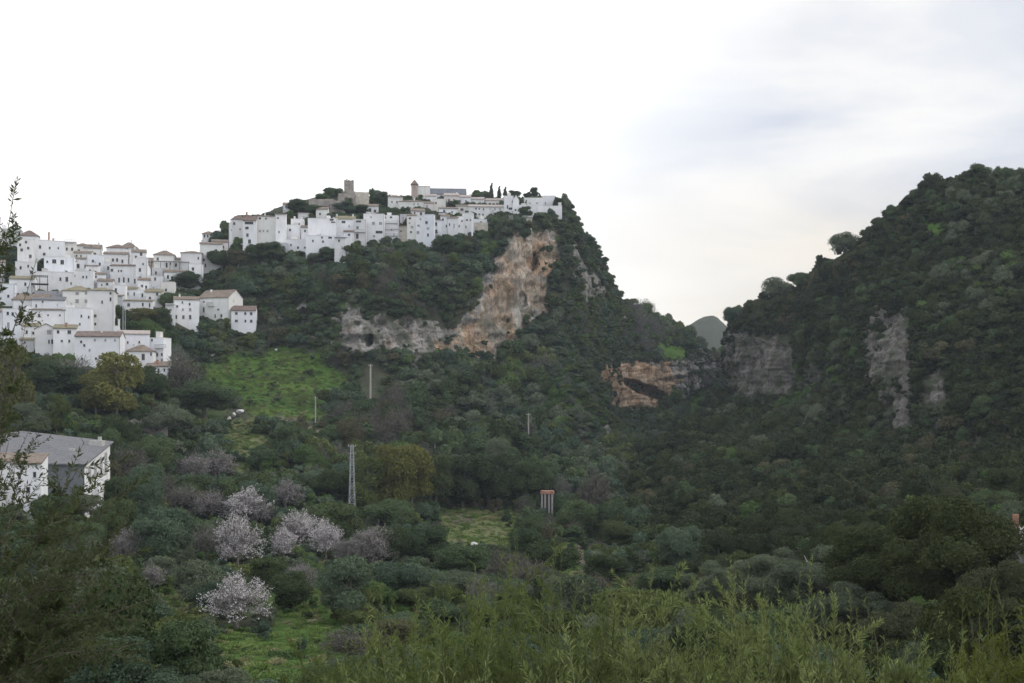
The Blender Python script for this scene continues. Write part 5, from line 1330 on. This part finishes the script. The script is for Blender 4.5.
PALL = [('brownbare', .06), ('rust', .05), ('oak', .25), ('dusk', .12), ('blue', .24), ('olive', .14), ('moss', .13), ('fresh', .08), ('bare', .04)]
PALR = [('rust', .03), ('holm', .36), ('oak', .08), ('pine', .32), ('lentisc', .14), ('fresh', .03), ('olive', .04)]  # mostly leaf kinds darkened in colour to stand for the hill's shade
sL = grow(pL, pxL, rockL, grL, dirtL, opL, 70000, 2.6, 11, 'L', PALL, 3.8)
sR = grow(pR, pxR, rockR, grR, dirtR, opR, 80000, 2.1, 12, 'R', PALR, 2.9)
# nothing scattered on the part of one hill that lies inside the other
def above(S, which):
    p = S[0]; keep = np.ones(len(p), bool); b = BR if which == 'L' else BL
    for i, q in enumerate(p):
        h = b.ray_cast(Vector((q[0], q[1], 400)), Vector((0, 0, -1)))[0]
        if h is not None and h.z > q[2] + .6 and q[1] < 700: keep[i] = False
    return tuple(x[keep] for x in S[:4]) + (S[4],)
sL = above(sL, 'L'); sR = above(sR, 'R')

LOOK = {'brownbare': 'brown leafless', 'bare': 'grey leafless', 'rust': 'russet tinged', 'oak': 'dark green', 'dusk': 'deep green', 'blue': 'bluish green', 'olive': 'grey green', 'moss': 'mossy green', 'fresh': 'fresh green', 'holm': 'very dark green', 'pine': 'dark warm green', 'lentisc': 'dull olive green'}
def where(px, py, w):
    if w == 'R':
        if py < 330: return 'on the upper slope of the wooded hill'
        if px < 800: return 'below the grey cliff of the wooded hill'
        return 'on the lower slope of the wooded hill'
    if px < 200 and py > 430: return 'on the slope below the warehouse'
    if py > 575 and px < 480: return 'around the grassy lane below the almond trees'
    if px < 345 and py > 420: return 'among the almond trees left of the pylon'
    if px < 440 and py > 420: return 'near the foot of the lattice pylon'
    if px < 600 and py > 495: return 'around the small meadow'
    if py > 420: return 'on the valley floor under the big cliff'
    if px < 345: return 'on the slope under the white village'
    return 'on the slopes of the cliff hill'

def split(S, w):
    p, W, H, kd, names = S
    D = p[:, 1]; px = CX + F * p[:, 0] / D; py = HY - F * (p[:, 2] + H * .5) / D
    inview = (px > 0) & (px < 1024) & (py < 690)
    return p, W, H, kd, names, D, px, py, np.where(inview, W / D, 0), np.full(len(p), w)
A = split(sL, 'L'); B = split(sR, 'R')
size = np.concatenate([A[8], B[8]]); who = [('L', i) for i in range(len(A[0]))] + [('R', i) for i in range(len(B[0]))]
wid = np.concatenate([A[1], B[1]])
order = np.argsort(-size)
n_tree = n_shrub = 0; taken = {'L': set(), 'R': set()}
T_MAX, S_MAX = 300 - len(TREES) + 9, 290
for o in order:
    if size[o] <= 0 or (n_tree >= T_MAX and n_shrub >= S_MAX): break
    w_, i = who[o]; S = A if w_ == 'L' else B
    istree = wid[o] > 4.3
    if istree and n_tree >= T_MAX: continue
    if not istree and n_shrub >= S_MAX: continue
    kd = S[4][S[3][i]]; wh_ = where(S[6][i], S[7][i], w_)
    q = Vector(S[0][i].tolist()); q.z -= .15
    if istree:
        n_tree += 1
        plant(q, S[1][i] * 1.1, S[2][i] * 1.2, kd, f'{LOOK[kd]} tree growing {wh_}', f'trees {wh_}')
    else:
        n_shrub += 1
        plant(q, S[1][i] * 1.1, S[2][i] * 1.1, kd, f'{LOOK[kd]} shrub growing {wh_}', f'shrubs {wh_}', 'shrub', 'shrub', parts=False)
    taken[w_].add(i)
print('scatter', len(A[0]), len(B[0]), 'trees', n_tree, 'shrubs', n_shrub)

# the rest is one mass of far growth on each hill
LOW = {}
def low(kd):
    if kd not in LOW:
        if kd in ('bare', 'brownbare'):
            LOW[kd] = [twig_mesh('growth', [M['twig'] if kd == 'bare' else M['darktwig']], 200 + i, 1500, .15, .013) for i in range(2)]
        else:
            LOW[kd] = [crown_mesh('growth', Fm[kd], 300 + i * 11, 8, 1100, .068, z0=-.05, core=.78) for i in range(3)]
    return LOW[kd]

def mass(name, S, took, label):
    p, W, H, kd, names = S[:5]
    sel = np.array([i for i in range(len(p)) if i not in took])
    protos = []; base = {}
    for i, nm in enumerate(names):
        base[i] = len(protos); protos += [link('growth', m) for m in low(nm)]
    for o in protos: col.objects.unlink(o)
    g = np.random.default_rng(3)
    nv = np.array([len(low(n_)) for n_ in names])
    pick = np.array([base[k] for k in kd[sel]]) + g.integers(0, 99, len(sel)) % nv[kd[sel]]
    me = bpy.data.meshes.new(name); q = p[sel].copy(); q[:, 2] -= .12 * H[sel]
    me.vertices.add(len(q)); me.vertices.foreach_set('co', q.astype(np.float32).ravel())
    def att(nm, typ, key, val):
        a_ = me.attributes.new(nm, typ, 'POINT'); a_.data.foreach_set(key, val)
    att('pick', 'INT', 'value', pick.astype(np.int32))
    att('size', 'FLOAT_VECTOR', 'vector', np.stack([W[sel] * 1.12, W[sel] * 1.12, H[sel] * 1.12], 1).astype(np.float32).ravel())
    att('turn', 'FLOAT_VECTOR', 'vector', np.stack([g.normal(0, .12, len(sel)), g.normal(0, .12, len(sel)), g.uniform(0, 6.28, len(sel))], 1).astype(np.float32).ravel())
    o = link(name, me); tag(o, label, None, None, 'stuff')
    ng = bpy.data.node_groups.new(name + '_growth', 'GeometryNodeTree')
    ng.interface.new_socket('Geometry', in_out='INPUT', socket_type='NodeSocketGeometry'); ng.interface.new_socket('Geometry', in_out='OUTPUT', socket_type='NodeSocketGeometry')
    N = ng.nodes; Lk = ng.links.new
    gi, go = N.new('NodeGroupInput'), N.new('NodeGroupOutput')
    mp = N.new('GeometryNodeMeshToPoints'); Lk(gi.outputs[0], mp.inputs['Mesh'])
    jn = N.new('GeometryNodeJoinGeometry')
    # joined in reverse: a join lists its links from last to first
    for ob in reversed(protos):
        oi = N.new('GeometryNodeObjectInfo'); oi.inputs['Object'].default_value = ob; oi.inputs['As Instance'].default_value = False
        gt = N.new('GeometryNodeGeometryToInstance'); Lk(oi.outputs['Geometry'], gt.inputs[0]); Lk(gt.outputs[0], jn.inputs[0])
    ip = N.new('GeometryNodeInstanceOnPoints'); Lk(mp.outputs[0], ip.inputs['Points']); Lk(jn.outputs[0], ip.inputs['Instance'])
    ip.inputs['Pick Instance'].default_value = True
    def named(nm, typ):
        a_ = N.new('GeometryNodeInputNamedAttribute'); a_.data_type = typ; a_.inputs['Name'].default_value = nm
        return next(s_ for s_ in a_.outputs if s_.enabled and s_.name == 'Attribute')
    Lk(named('pick', 'INT'), ip.inputs['Instance Index']); Lk(named('size', 'FLOAT_VECTOR'), ip.inputs['Scale'])
    er = N.new('FunctionNodeEulerToRotation'); Lk(named('turn', 'FLOAT_VECTOR'), er.inputs[0]); Lk(er.outputs[0], ip.inputs['Rotation'])
    Lk(ip.outputs[0], go.inputs[0])
    md = o.modifiers.new('growth', 'NODES'); md.node_group = ng
    return o
mass('hillside_scrub', A, taken['L'], 'dense evergreen scrub and small trees covering the cliff hill')
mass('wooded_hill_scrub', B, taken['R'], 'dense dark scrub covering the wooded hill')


# tufts and weeds standing in the open grass
def tuft_mesh(name, mat, seed, n=170):
    g = np.random.default_rng(seed); a = g.uniform(0, 6.28, n); q = np.sqrt(g.random(n)) * .5
    c = np.stack([np.cos(a) * q, np.sin(a) * q, g.uniform(.0, .5, n) * (1.1 - q)], 1)
    t = unit(np.stack([np.cos(a) * .5, np.sin(a) * .5, np.ones(n)], 1) + g.normal(size=(n, 3)) * .35)
    v = leaf_quads(c + t * .12, rdir(n, g), t, g.uniform(.25, .6, n), g.uniform(.04, .10, n))
    return mesh_np(name, v, np.arange(n * 4).reshape(-1, 4), [mat])
for kd_, mt in (('weed', 'blade'), ('straw', 'hay'), ('nettle', 'fresh')): LOW[kd_] = [tuft_mesh('growth', Fm[mt], 900 + j + len(kd_)) for j in range(2)]
def tufts(n, seed):
    g = np.random.default_rng(seed)
    nk, nu, _ = pL.shape
    wgt = np.maximum(grL, .5 * opL)[:-1, :-1] * (pL[:-1, :-1, 1] > 70) * (pL[:-1, :-1, 1] < 520)
    ar = np.linalg.norm(np.cross(pL[1:, 1:] - pL[:-1, :-1], pL[:-1, 1:] - pL[1:, :-1]), axis=-1)
    px_ = CX + F * pL[:-1, :-1, 0] / np.maximum(pL[:-1, :-1, 1], 1); wgt = wgt * ar * ((px_ > -60) & (px_ < 760))
    c = g.choice(wgt.size, size=n, p=wgt.ravel() / wgt.sum()); i, j = np.divmod(c, nu - 1)
    p = pL[i, j] + (pL[i + 1, j] - pL[i, j]) * g.random(n)[:, None] + (pL[i, j + 1] - pL[i, j]) * g.random(n)[:, None]
    W = np.clip(g.lognormal(math.log(.75), .4, n), .3, 2.0); H = W * g.uniform(.3, .75, n)
    f = fbm(p * .06, 3, 5) + g.normal(size=n) * .25; q = np.argsort(np.argsort(f)) / n
    return p, W, H, np.searchsorted([.62, .86], q), ('weed', 'straw', 'nettle')
o = mass('meadow_grass', tufts(7000, 21), set(), 'tufts of grass and weeds in the open meadows')

# ------------------------------------------------------------------ near thicket and the olive tree at the frame edge
M['nearleaf'] = foliage('near_thicket_leaves', (.092, .125, .036), (.148, .188, .056), (.225, .262, .105), .35)
M['nearleaf2'] = foliage('near_yellow_leaves', (.085, .105, .020), (.130, .150, .028), (.180, .190, .045), .35)
M['darkleaf'] = foliage('near_olive_leaves', (.050, .066, .026), (.080, .100, .040), (.125, .140, .068), .35)
M['stem'] = plain('green_brown_stem', (.10, .11, .05), .9, .3, 8)

def tubes(paths, rads, n=4):
    V, Fq, k = [], [], 0
    for pts, (r0, r1) in zip(paths, rads):
        m = len(pts); d = unit(np.gradient(pts, axis=0)); a = unit(np.cross(d, [.3, .9, .1])); b = np.cross(d, a)
        rr = np.linspace(r0, r1, m)[:, None, None]; t = np.arange(n) * 2 * math.pi / n
        ring = pts[:, None] + rr * (np.cos(t)[None, :, None] * a[:, None] + np.sin(t)[None, :, None] * b[:, None])
        V.append(ring.reshape(-1, 3))
        i = np.arange(m - 1)[:, None] * n; j = np.arange(n)[None]; j2 = (j + 1) % n
        Fq.append((np.stack([i + j, i + j2, i + n + j2, i + n + j], -1) + k).reshape(-1, 4)); k += m * n
    return np.concatenate(V), np.concatenate(Fq)

def leaves_on(paths, per, t0, L, wd, g, lift=.6):
    C, Nn, T, S = [], [], [], []
    for pts in paths:
        m = len(pts); t = t0 + (1 - t0) * np.sort(g.random(per)); x = t * (m - 1); i = np.minimum(x.astype(int), m - 2)
        p = pts[i] + (pts[i + 1] - pts[i]) * (x - i)[:, None]
        d = unit(pts[i + 1] - pts[i]); out = rdir(per, g); out -= d * (out * d).sum(1, keepdims=True); out = unit(out)
        tg = unit(d * lift + out * .75 + g.normal(size=(per, 3)) * .15)
        s = L * g.uniform(.55, 1.2, per) * (1.05 - .35 * t)
        C.append(p + tg * (s / 2)[:, None]); T.append(tg); S.append(s); Nn.append(unit(np.cross(tg, rdir(per, g))))
    C, Nn, T, S = map(np.concatenate, (C, Nn, T, S))
    return leaf_quads(C, Nn, T, S, S * wd)

def thicket(px, D, top, Wpx, nstem, label, seed, mat='nearleaf', per=84, L=.082, wd=.17, group='leafy shrubs of the near thicket'):
    g = np.random.default_rng(seed)
    x0 = (px - CX) / F * D; gz = ground_z(x0, D, 'L') - .1
    H = (HY - top) / F * D - gz; W = Wpx / F * D
    paths = []
    for i in range(nstem):
        a = g.uniform(0, 6.28); q = math.sqrt(g.random()); bx, by = math.cos(a) * q * W * .30, math.sin(a) * q * W * .30
        h = H * (1 - .42 * q * q) * g.uniform(.72, 1.0) if i > 5 else H * g.uniform(.96, 1.04)
        lean = q * W * .30 * g.uniform(.5, 1.3)
        t = np.linspace(0, 1, 9)
        wob = g.normal(size=(2,)) * .10 * h
        xs = bx + math.cos(a) * lean * t ** 1.7 + wob[0] * np.sin(t * 2.6) * t; ys = by + math.sin(a) * lean * t ** 1.7 + wob[1] * np.sin(t * 2.2) * t
        paths.append(np.stack([xs, ys, h * t], 1))
        for _ in range(2):        # side shoots
            k = g.integers(3, 7); b = paths[-1][k] if True else None
            dd = unit(np.array([[g.normal() * .5, g.normal() * .5, 1.0]]))[0]; l = h * g.uniform(.12, .26)
            tt = np.linspace(0, 1, 5)[:, None]; paths.append(b + dd * l * tt + np.array([dd[0], dd[1], 0]) * l * .3 * tt ** 2)
            paths[-1], paths[-2] = paths[-2], paths[-1]
    root = empty('leafy_shrub', (x0, D, gz)); tag(root, label, 'shrub', group)
    v, f = tubes(paths, [(.007, .002)] * len(paths)); link('stem', mesh_np('stem', v, f, [M['stem']]), root)
    lv = leaves_on(paths, per, .16, L, wd, g, .85)
    link('foliage', mesh_np('foliage', lv, np.arange(len(lv)).reshape(-1, 4), [M[mat]]), root)

for i, a in enumerate([(345, 12.5, 612, 120, 46, 'low leafy shrub at the left end of the near thicket'), (405, 11.5, 590, 130, 55, 'leafy shrub with feathery tips left of the tallest sprigs'),
    (468, 10.5, 572, 120, 55, 'leafy shrub just left of the tallest sprigs'), (528, 9.5, 540, 110, 50, 'leafy shrub carrying the tallest sprigs of the thicket'),
    (590, 10.5, 588, 130, 55, 'leafy shrub right of the tallest sprigs'), (650, 10, 580, 130, 60, 'full leafy shrub in the middle of the near thicket'),
    (712, 9.5, 574, 120, 60, 'leafy shrub left of the twin upright sprigs'), (752, 10.5, 564, 100, 46, 'leafy shrub with twin upright sprigs'),
    (812, 10, 590, 130, 58, 'leafy shrub right of the twin upright sprigs'), (872, 10.5, 614, 130, 55, 'low leafy shrub near the end of the thicket'),
    (925, 10.5, 636, 110, 45, 'lowest leafy shrub left of the dark post'), (440, 8.2, 624, 190, 64, 'front row shrub under the left feathery tips'), (560, 7.8, 624, 190, 64, 'front row shrub beneath the tallest sprigs'),
    (680, 7.8, 624, 190, 64, 'front row shrub beneath the middle of the thicket'), (800, 8.0, 632, 190, 60, 'front row shrub beneath the twin sprigs'), (340, 8.5, 660, 130, 36, 'front row shrub at the thicket left corner')]):
    thicket(*a, seed=500 + i)
for i, a in enumerate([(1000, 12, 610, 90, 44, 'yellow green shrub at the right frame corner'), (1030, 10, 590, 90, 40, 'tall yellow green shrub at the frame edge'), (965, 11, 655, 80, 34, 'small yellow green shrub beside the dark post')]):
    thicket(*a, seed=540 + i, mat='nearleaf2', group='yellow green shrubs at the frame corner')

def near_olive():
    g = np.random.default_rng(77)
    D0 = 9.5; x0 = (-70 - CX) / F * D0; gz = ground_z(x0, D0, 'L') - .15
    root = empty('olive_tree', (x0, D0, gz)); tag(root, 'dark olive tree with long sweeping twigs at the near frame edge', 'olive tree')
    base = np.array([0, 0, 0.0]); limbs, twigs = [], []
    ends = [(4,206),(12,228),(20,262),(6,285),(22,318),(14,350),(-20,235),(-10,300),(-40,330),(28,420),(8,440),(2,240),(-4,262),(10,312),(0,335),(14,372),(4,392),(-8,215)]
    ends += [(g.uniform(-110, 40), g.uniform(330, 480)) for _ in range(14)]
    ends += [(52,470),(70,492),(88,500),(102,520),(116,530),(128,548),(132,585),(128,612),(118,640),(132,660)]
    ends += [(g.uniform(-90, 120), 480 + g.random() ** .7 * 190) for _ in range(46)]
    for ex, ey in ends:
        d = D0 + g.uniform(-1.6, 1.8)
        e = np.array([(ex - CX) / F * d - x0, d - D0, (HY - ey) / F * d - gz])
        t = np.linspace(0, 1, 12)[:, None]
        up = np.array([0, 0, 1.0]) * np.linalg.norm(e) * g.uniform(.02, .14)
        s0 = base + np.array([g.normal() * .15, g.normal() * .15, g.uniform(.2, 1.0)])
        pts = s0 + (e - s0) * t + up * np.sin(t * math.pi) + g.normal(size=(1, 3)) * .05 * np.sin(t * 5)
        limbs.append(pts)
        nt = 13 if ey > 470 else 8
        for k in range(nt):
            i = int(g.integers(5, 12)); dd = unit((pts[min(i, 11)] - pts[i - 2])[None])[0]
            dd = unit((dd * .9 + g.normal(size=3) * .5 + [.12, 0, .25])[None])[0]
            l = g.uniform(.16, .48) * (.5 if ey < 400 else 1); tt = np.linspace(0, 1, 6)[:, None]
            twigs.append(pts[i] + dd * l * tt + np.array([0, 0, -.05]) * tt ** 2)
    # tall sprays at the top left stay open
    tb = MB(); tb.tube([(0, 0, -.4), (.05, 0, .5), (.0, .05, 1.2)], [.13, .11, .08], 9); tb.build('trunk', M['bark'], parent=root)
    v, f = tubes(limbs, [(.010, .002)] * len(limbs), 5); v2, f2 = tubes(twigs, [(.003, .0012)] * len(twigs), 3)
    link('branch', mesh_np('branch', np.concatenate([v, v2]), np.concatenate([f, f2 + len(v)]), [M['bark']]), root)
    lv = leaves_on(twigs, 40, .05, .06, .27, g); l2 = leaves_on(limbs, 50, .45, .06, .27, g); lv = np.concatenate([lv, l2])
    link('foliage', mesh_np('foliage', lv, np.arange(len(lv)).reshape(-1, 4), [M['darkleaf']]), root)
near_olive()
# ------------------------------------------------------------------ air, sky, light, camera
def add_haze():
    mb = MB(); mb.box(-2900, 2900, -2400, 2900, -70, 330)
    m = bpy.data.materials.new('thin_evening_haze'); m.use_nodes = True
    t = m.node_tree; t.nodes.clear()
    out = t.nodes.new('ShaderNodeOutputMaterial'); v = t.nodes.new('ShaderNodeVolumePrincipled')
    v.inputs['Color'].default_value = (.78, .87, 1, 1); v.inputs['Density'].default_value = HAZE
    t.links.new(v.outputs[0], out.inputs['Volume'])
    tag(mb.build('haze', m), kind='stuff')
HAZE = 1.0e-4
if HAZE: add_haze()

SUN_AZ, SUN_EL = R(88), R(26)     # azimuth clockwise from the view direction
w = bpy.data.worlds.new('World'); scene.world = w; w.use_nodes = True
t = w.node_tree; t.nodes.clear()
def wn(typ, **kw):
    nd = t.nodes.new(typ)
    for k, v in kw.items(): setattr(nd, k, v)
    return nd
L_ = t.links.new
out = wn('ShaderNodeOutputWorld'); bg = wn('ShaderNodeBackground'); bg.inputs[1].default_value = .1
L_(bg.outputs[0], out.inputs[0])
sky = wn('ShaderNodeTexSky', sky_type='NISHITA'); sky.sun_disc = False
sky.sun_elevation = SUN_EL; sky.sun_rotation = SUN_AZ
sky.air_density = 1.5; sky.dust_density = 3
tc = wn('ShaderNodeTexCoord')
sx = wn('ShaderNodeSeparateXYZ'); L_(tc.outputs['Generated'], sx.inputs[0])
def wm(op, a, b=0.0, c=None):
    nd = wn('ShaderNodeMath', operation=op)
    for i, v in enumerate((a, b) + ((c,) if c is not None else ())):
        if hasattr(v, 'links'): L_(v, nd.inputs[i])
        else: nd.inputs[i].default_value = v
    return nd.outputs[0]
def wr(f, stops):
    nd = wn('ShaderNodeValToRGB'); cr = nd.color_ramp
    while len(cr.elements) < len(stops): cr.elements.new(.5)
    for e, (p, c) in zip(cr.elements, stops):
        e.position = p; e.color = (*c, 1) if hasattr(c, '__len__') else (c, c, c, 1)
    L_(f, nd.inputs[0]); return nd.outputs[0]
def wmix(f, a, b, mode='MIX'):
    nd = wn('ShaderNodeMix', data_type='RGBA', blend_type=mode)
    nd.clamp_result = False
    for v, s in ((f, nd.inputs[0]), (a, nd.inputs[6]), (b, nd.inputs[7])):
        if hasattr(v, 'links'): L_(v, s)
        elif hasattr(v, '__len__'): s.default_value = (*v, 1)
        else: s.default_value = v
    return nd.outputs[2]
# flat cloud layer: direction projected on a plane overhead
zz = wm('ADD', wm('MAXIMUM', sx.outputs[2], 0.0), .16)
cv = wn('ShaderNodeCombineXYZ')
L_(wm('DIVIDE', sx.outputs[0], zz), cv.inputs[0]); L_(wm('DIVIDE', sx.outputs[1], zz), cv.inputs[1])
n1 = wn('ShaderNodeTexNoise'); n1.inputs['Scale'].default_value = 1.1; n1.inputs['Detail'].default_value = 6; n1.inputs['Roughness'].default_value = .5
n1.inputs['Distortion'].default_value = .4
L_(cv.outputs[0], n1.inputs['Vector'])
n2 = wn('ShaderNodeTexNoise'); n2.inputs['Scale'].default_value = .5; n2.inputs['Detail'].default_value = 4
L_(cv.outputs[0], n2.inputs['Vector'])
# clouds brighten towards the zenith (overcast), thicker grey-blue cloud east of the village
side = wr(wm('ADD', wm('ADD', sx.outputs[0], .5), wm('MULTIPLY', wm('SUBTRACT', n2.outputs['Fac'], .5), .45)), [(.52, .0), (.74, 1.0)])          # x from -.08 to .30
patch = wr(n1.outputs['Fac'], [(.40, 0.0), (.58, 1.0)])
grey = wm('MULTIPLY', side, patch)
base = wmix(side, (1.42, 1.40, 1.37), wmix(patch, (1.10, 1.08, 1.06), (.76, .80, .90)))
low = wr(sx.outputs[2], [(.08, 1), (.19, 0)])
base = wmix(wm('MULTIPLY', low, side), base, (1.05, .92, .72))
zen = wr(sx.outputs[2], [(.30, 0), (.85, 1)])
base = wmix(zen, base, (1.75, 1.80, 1.95))
back = wr(wm('ADD', wm('MULTIPLY', sx.outputs[1], -.5), .5), [(.45, 0), (.8, 1)])
base = wmix(wm('MULTIPLY', back, .8), base, (1.35, 1.40, 1.52))
below = wr(wm('ADD', sx.outputs[2], .5), [(.44, 0), (.5, 1)])
base = wmix(below, (.05, .06, .05), base)
ten = wmix(1.0, base, (10, 10, 10), 'MULTIPLY')
fin = wmix(.9, sky.outputs[0], ten)
L_(fin, bg.inputs[0])

sl = bpy.data.lights.new('sun', 'SUN'); sl.energy = 1.1; sl.angle = R(16); sl.color = (1, .95, .87)
so = link('sun', sl)
dirv = Vector((math.sin(SUN_AZ) * math.cos(SUN_EL), math.cos(SUN_AZ) * math.cos(SUN_EL), math.sin(SUN_EL)))
so.rotation_euler = (-dirv).to_track_quat('-Z', 'Y').to_euler()

cam = bpy.data.cameras.new('camera'); co = link('camera', cam)
cam.sensor_width = 36; cam.lens = 36 * F / 1024
cam.shift_y = (HY - 341.5) / 1024
cam.clip_start = .1; cam.clip_end = 9000
co.rotation_euler = (R(90), 0, 0); scene.camera = co

scene.render.engine = 'CYCLES'
scene.view_settings.view_transform = 'Standard'; scene.view_settings.look = 'None'
scene.view_settings.gamma = 1; scene.view_settings.exposure = 0
scene.view_settings.use_curve_mapping = False
cy = scene.cycles
cy.max_bounces = 5; cy.diffuse_bounces = 3; cy.glossy_bounces = 1; cy.transmission_bounces = 2; cy.transparent_max_bounces = 4; cy.volume_bounces = 1
cy.use_denoising = True
cy.use_adaptive_sampling = True; cy.adaptive_threshold = .02
scene.render.use_persistent_data = False
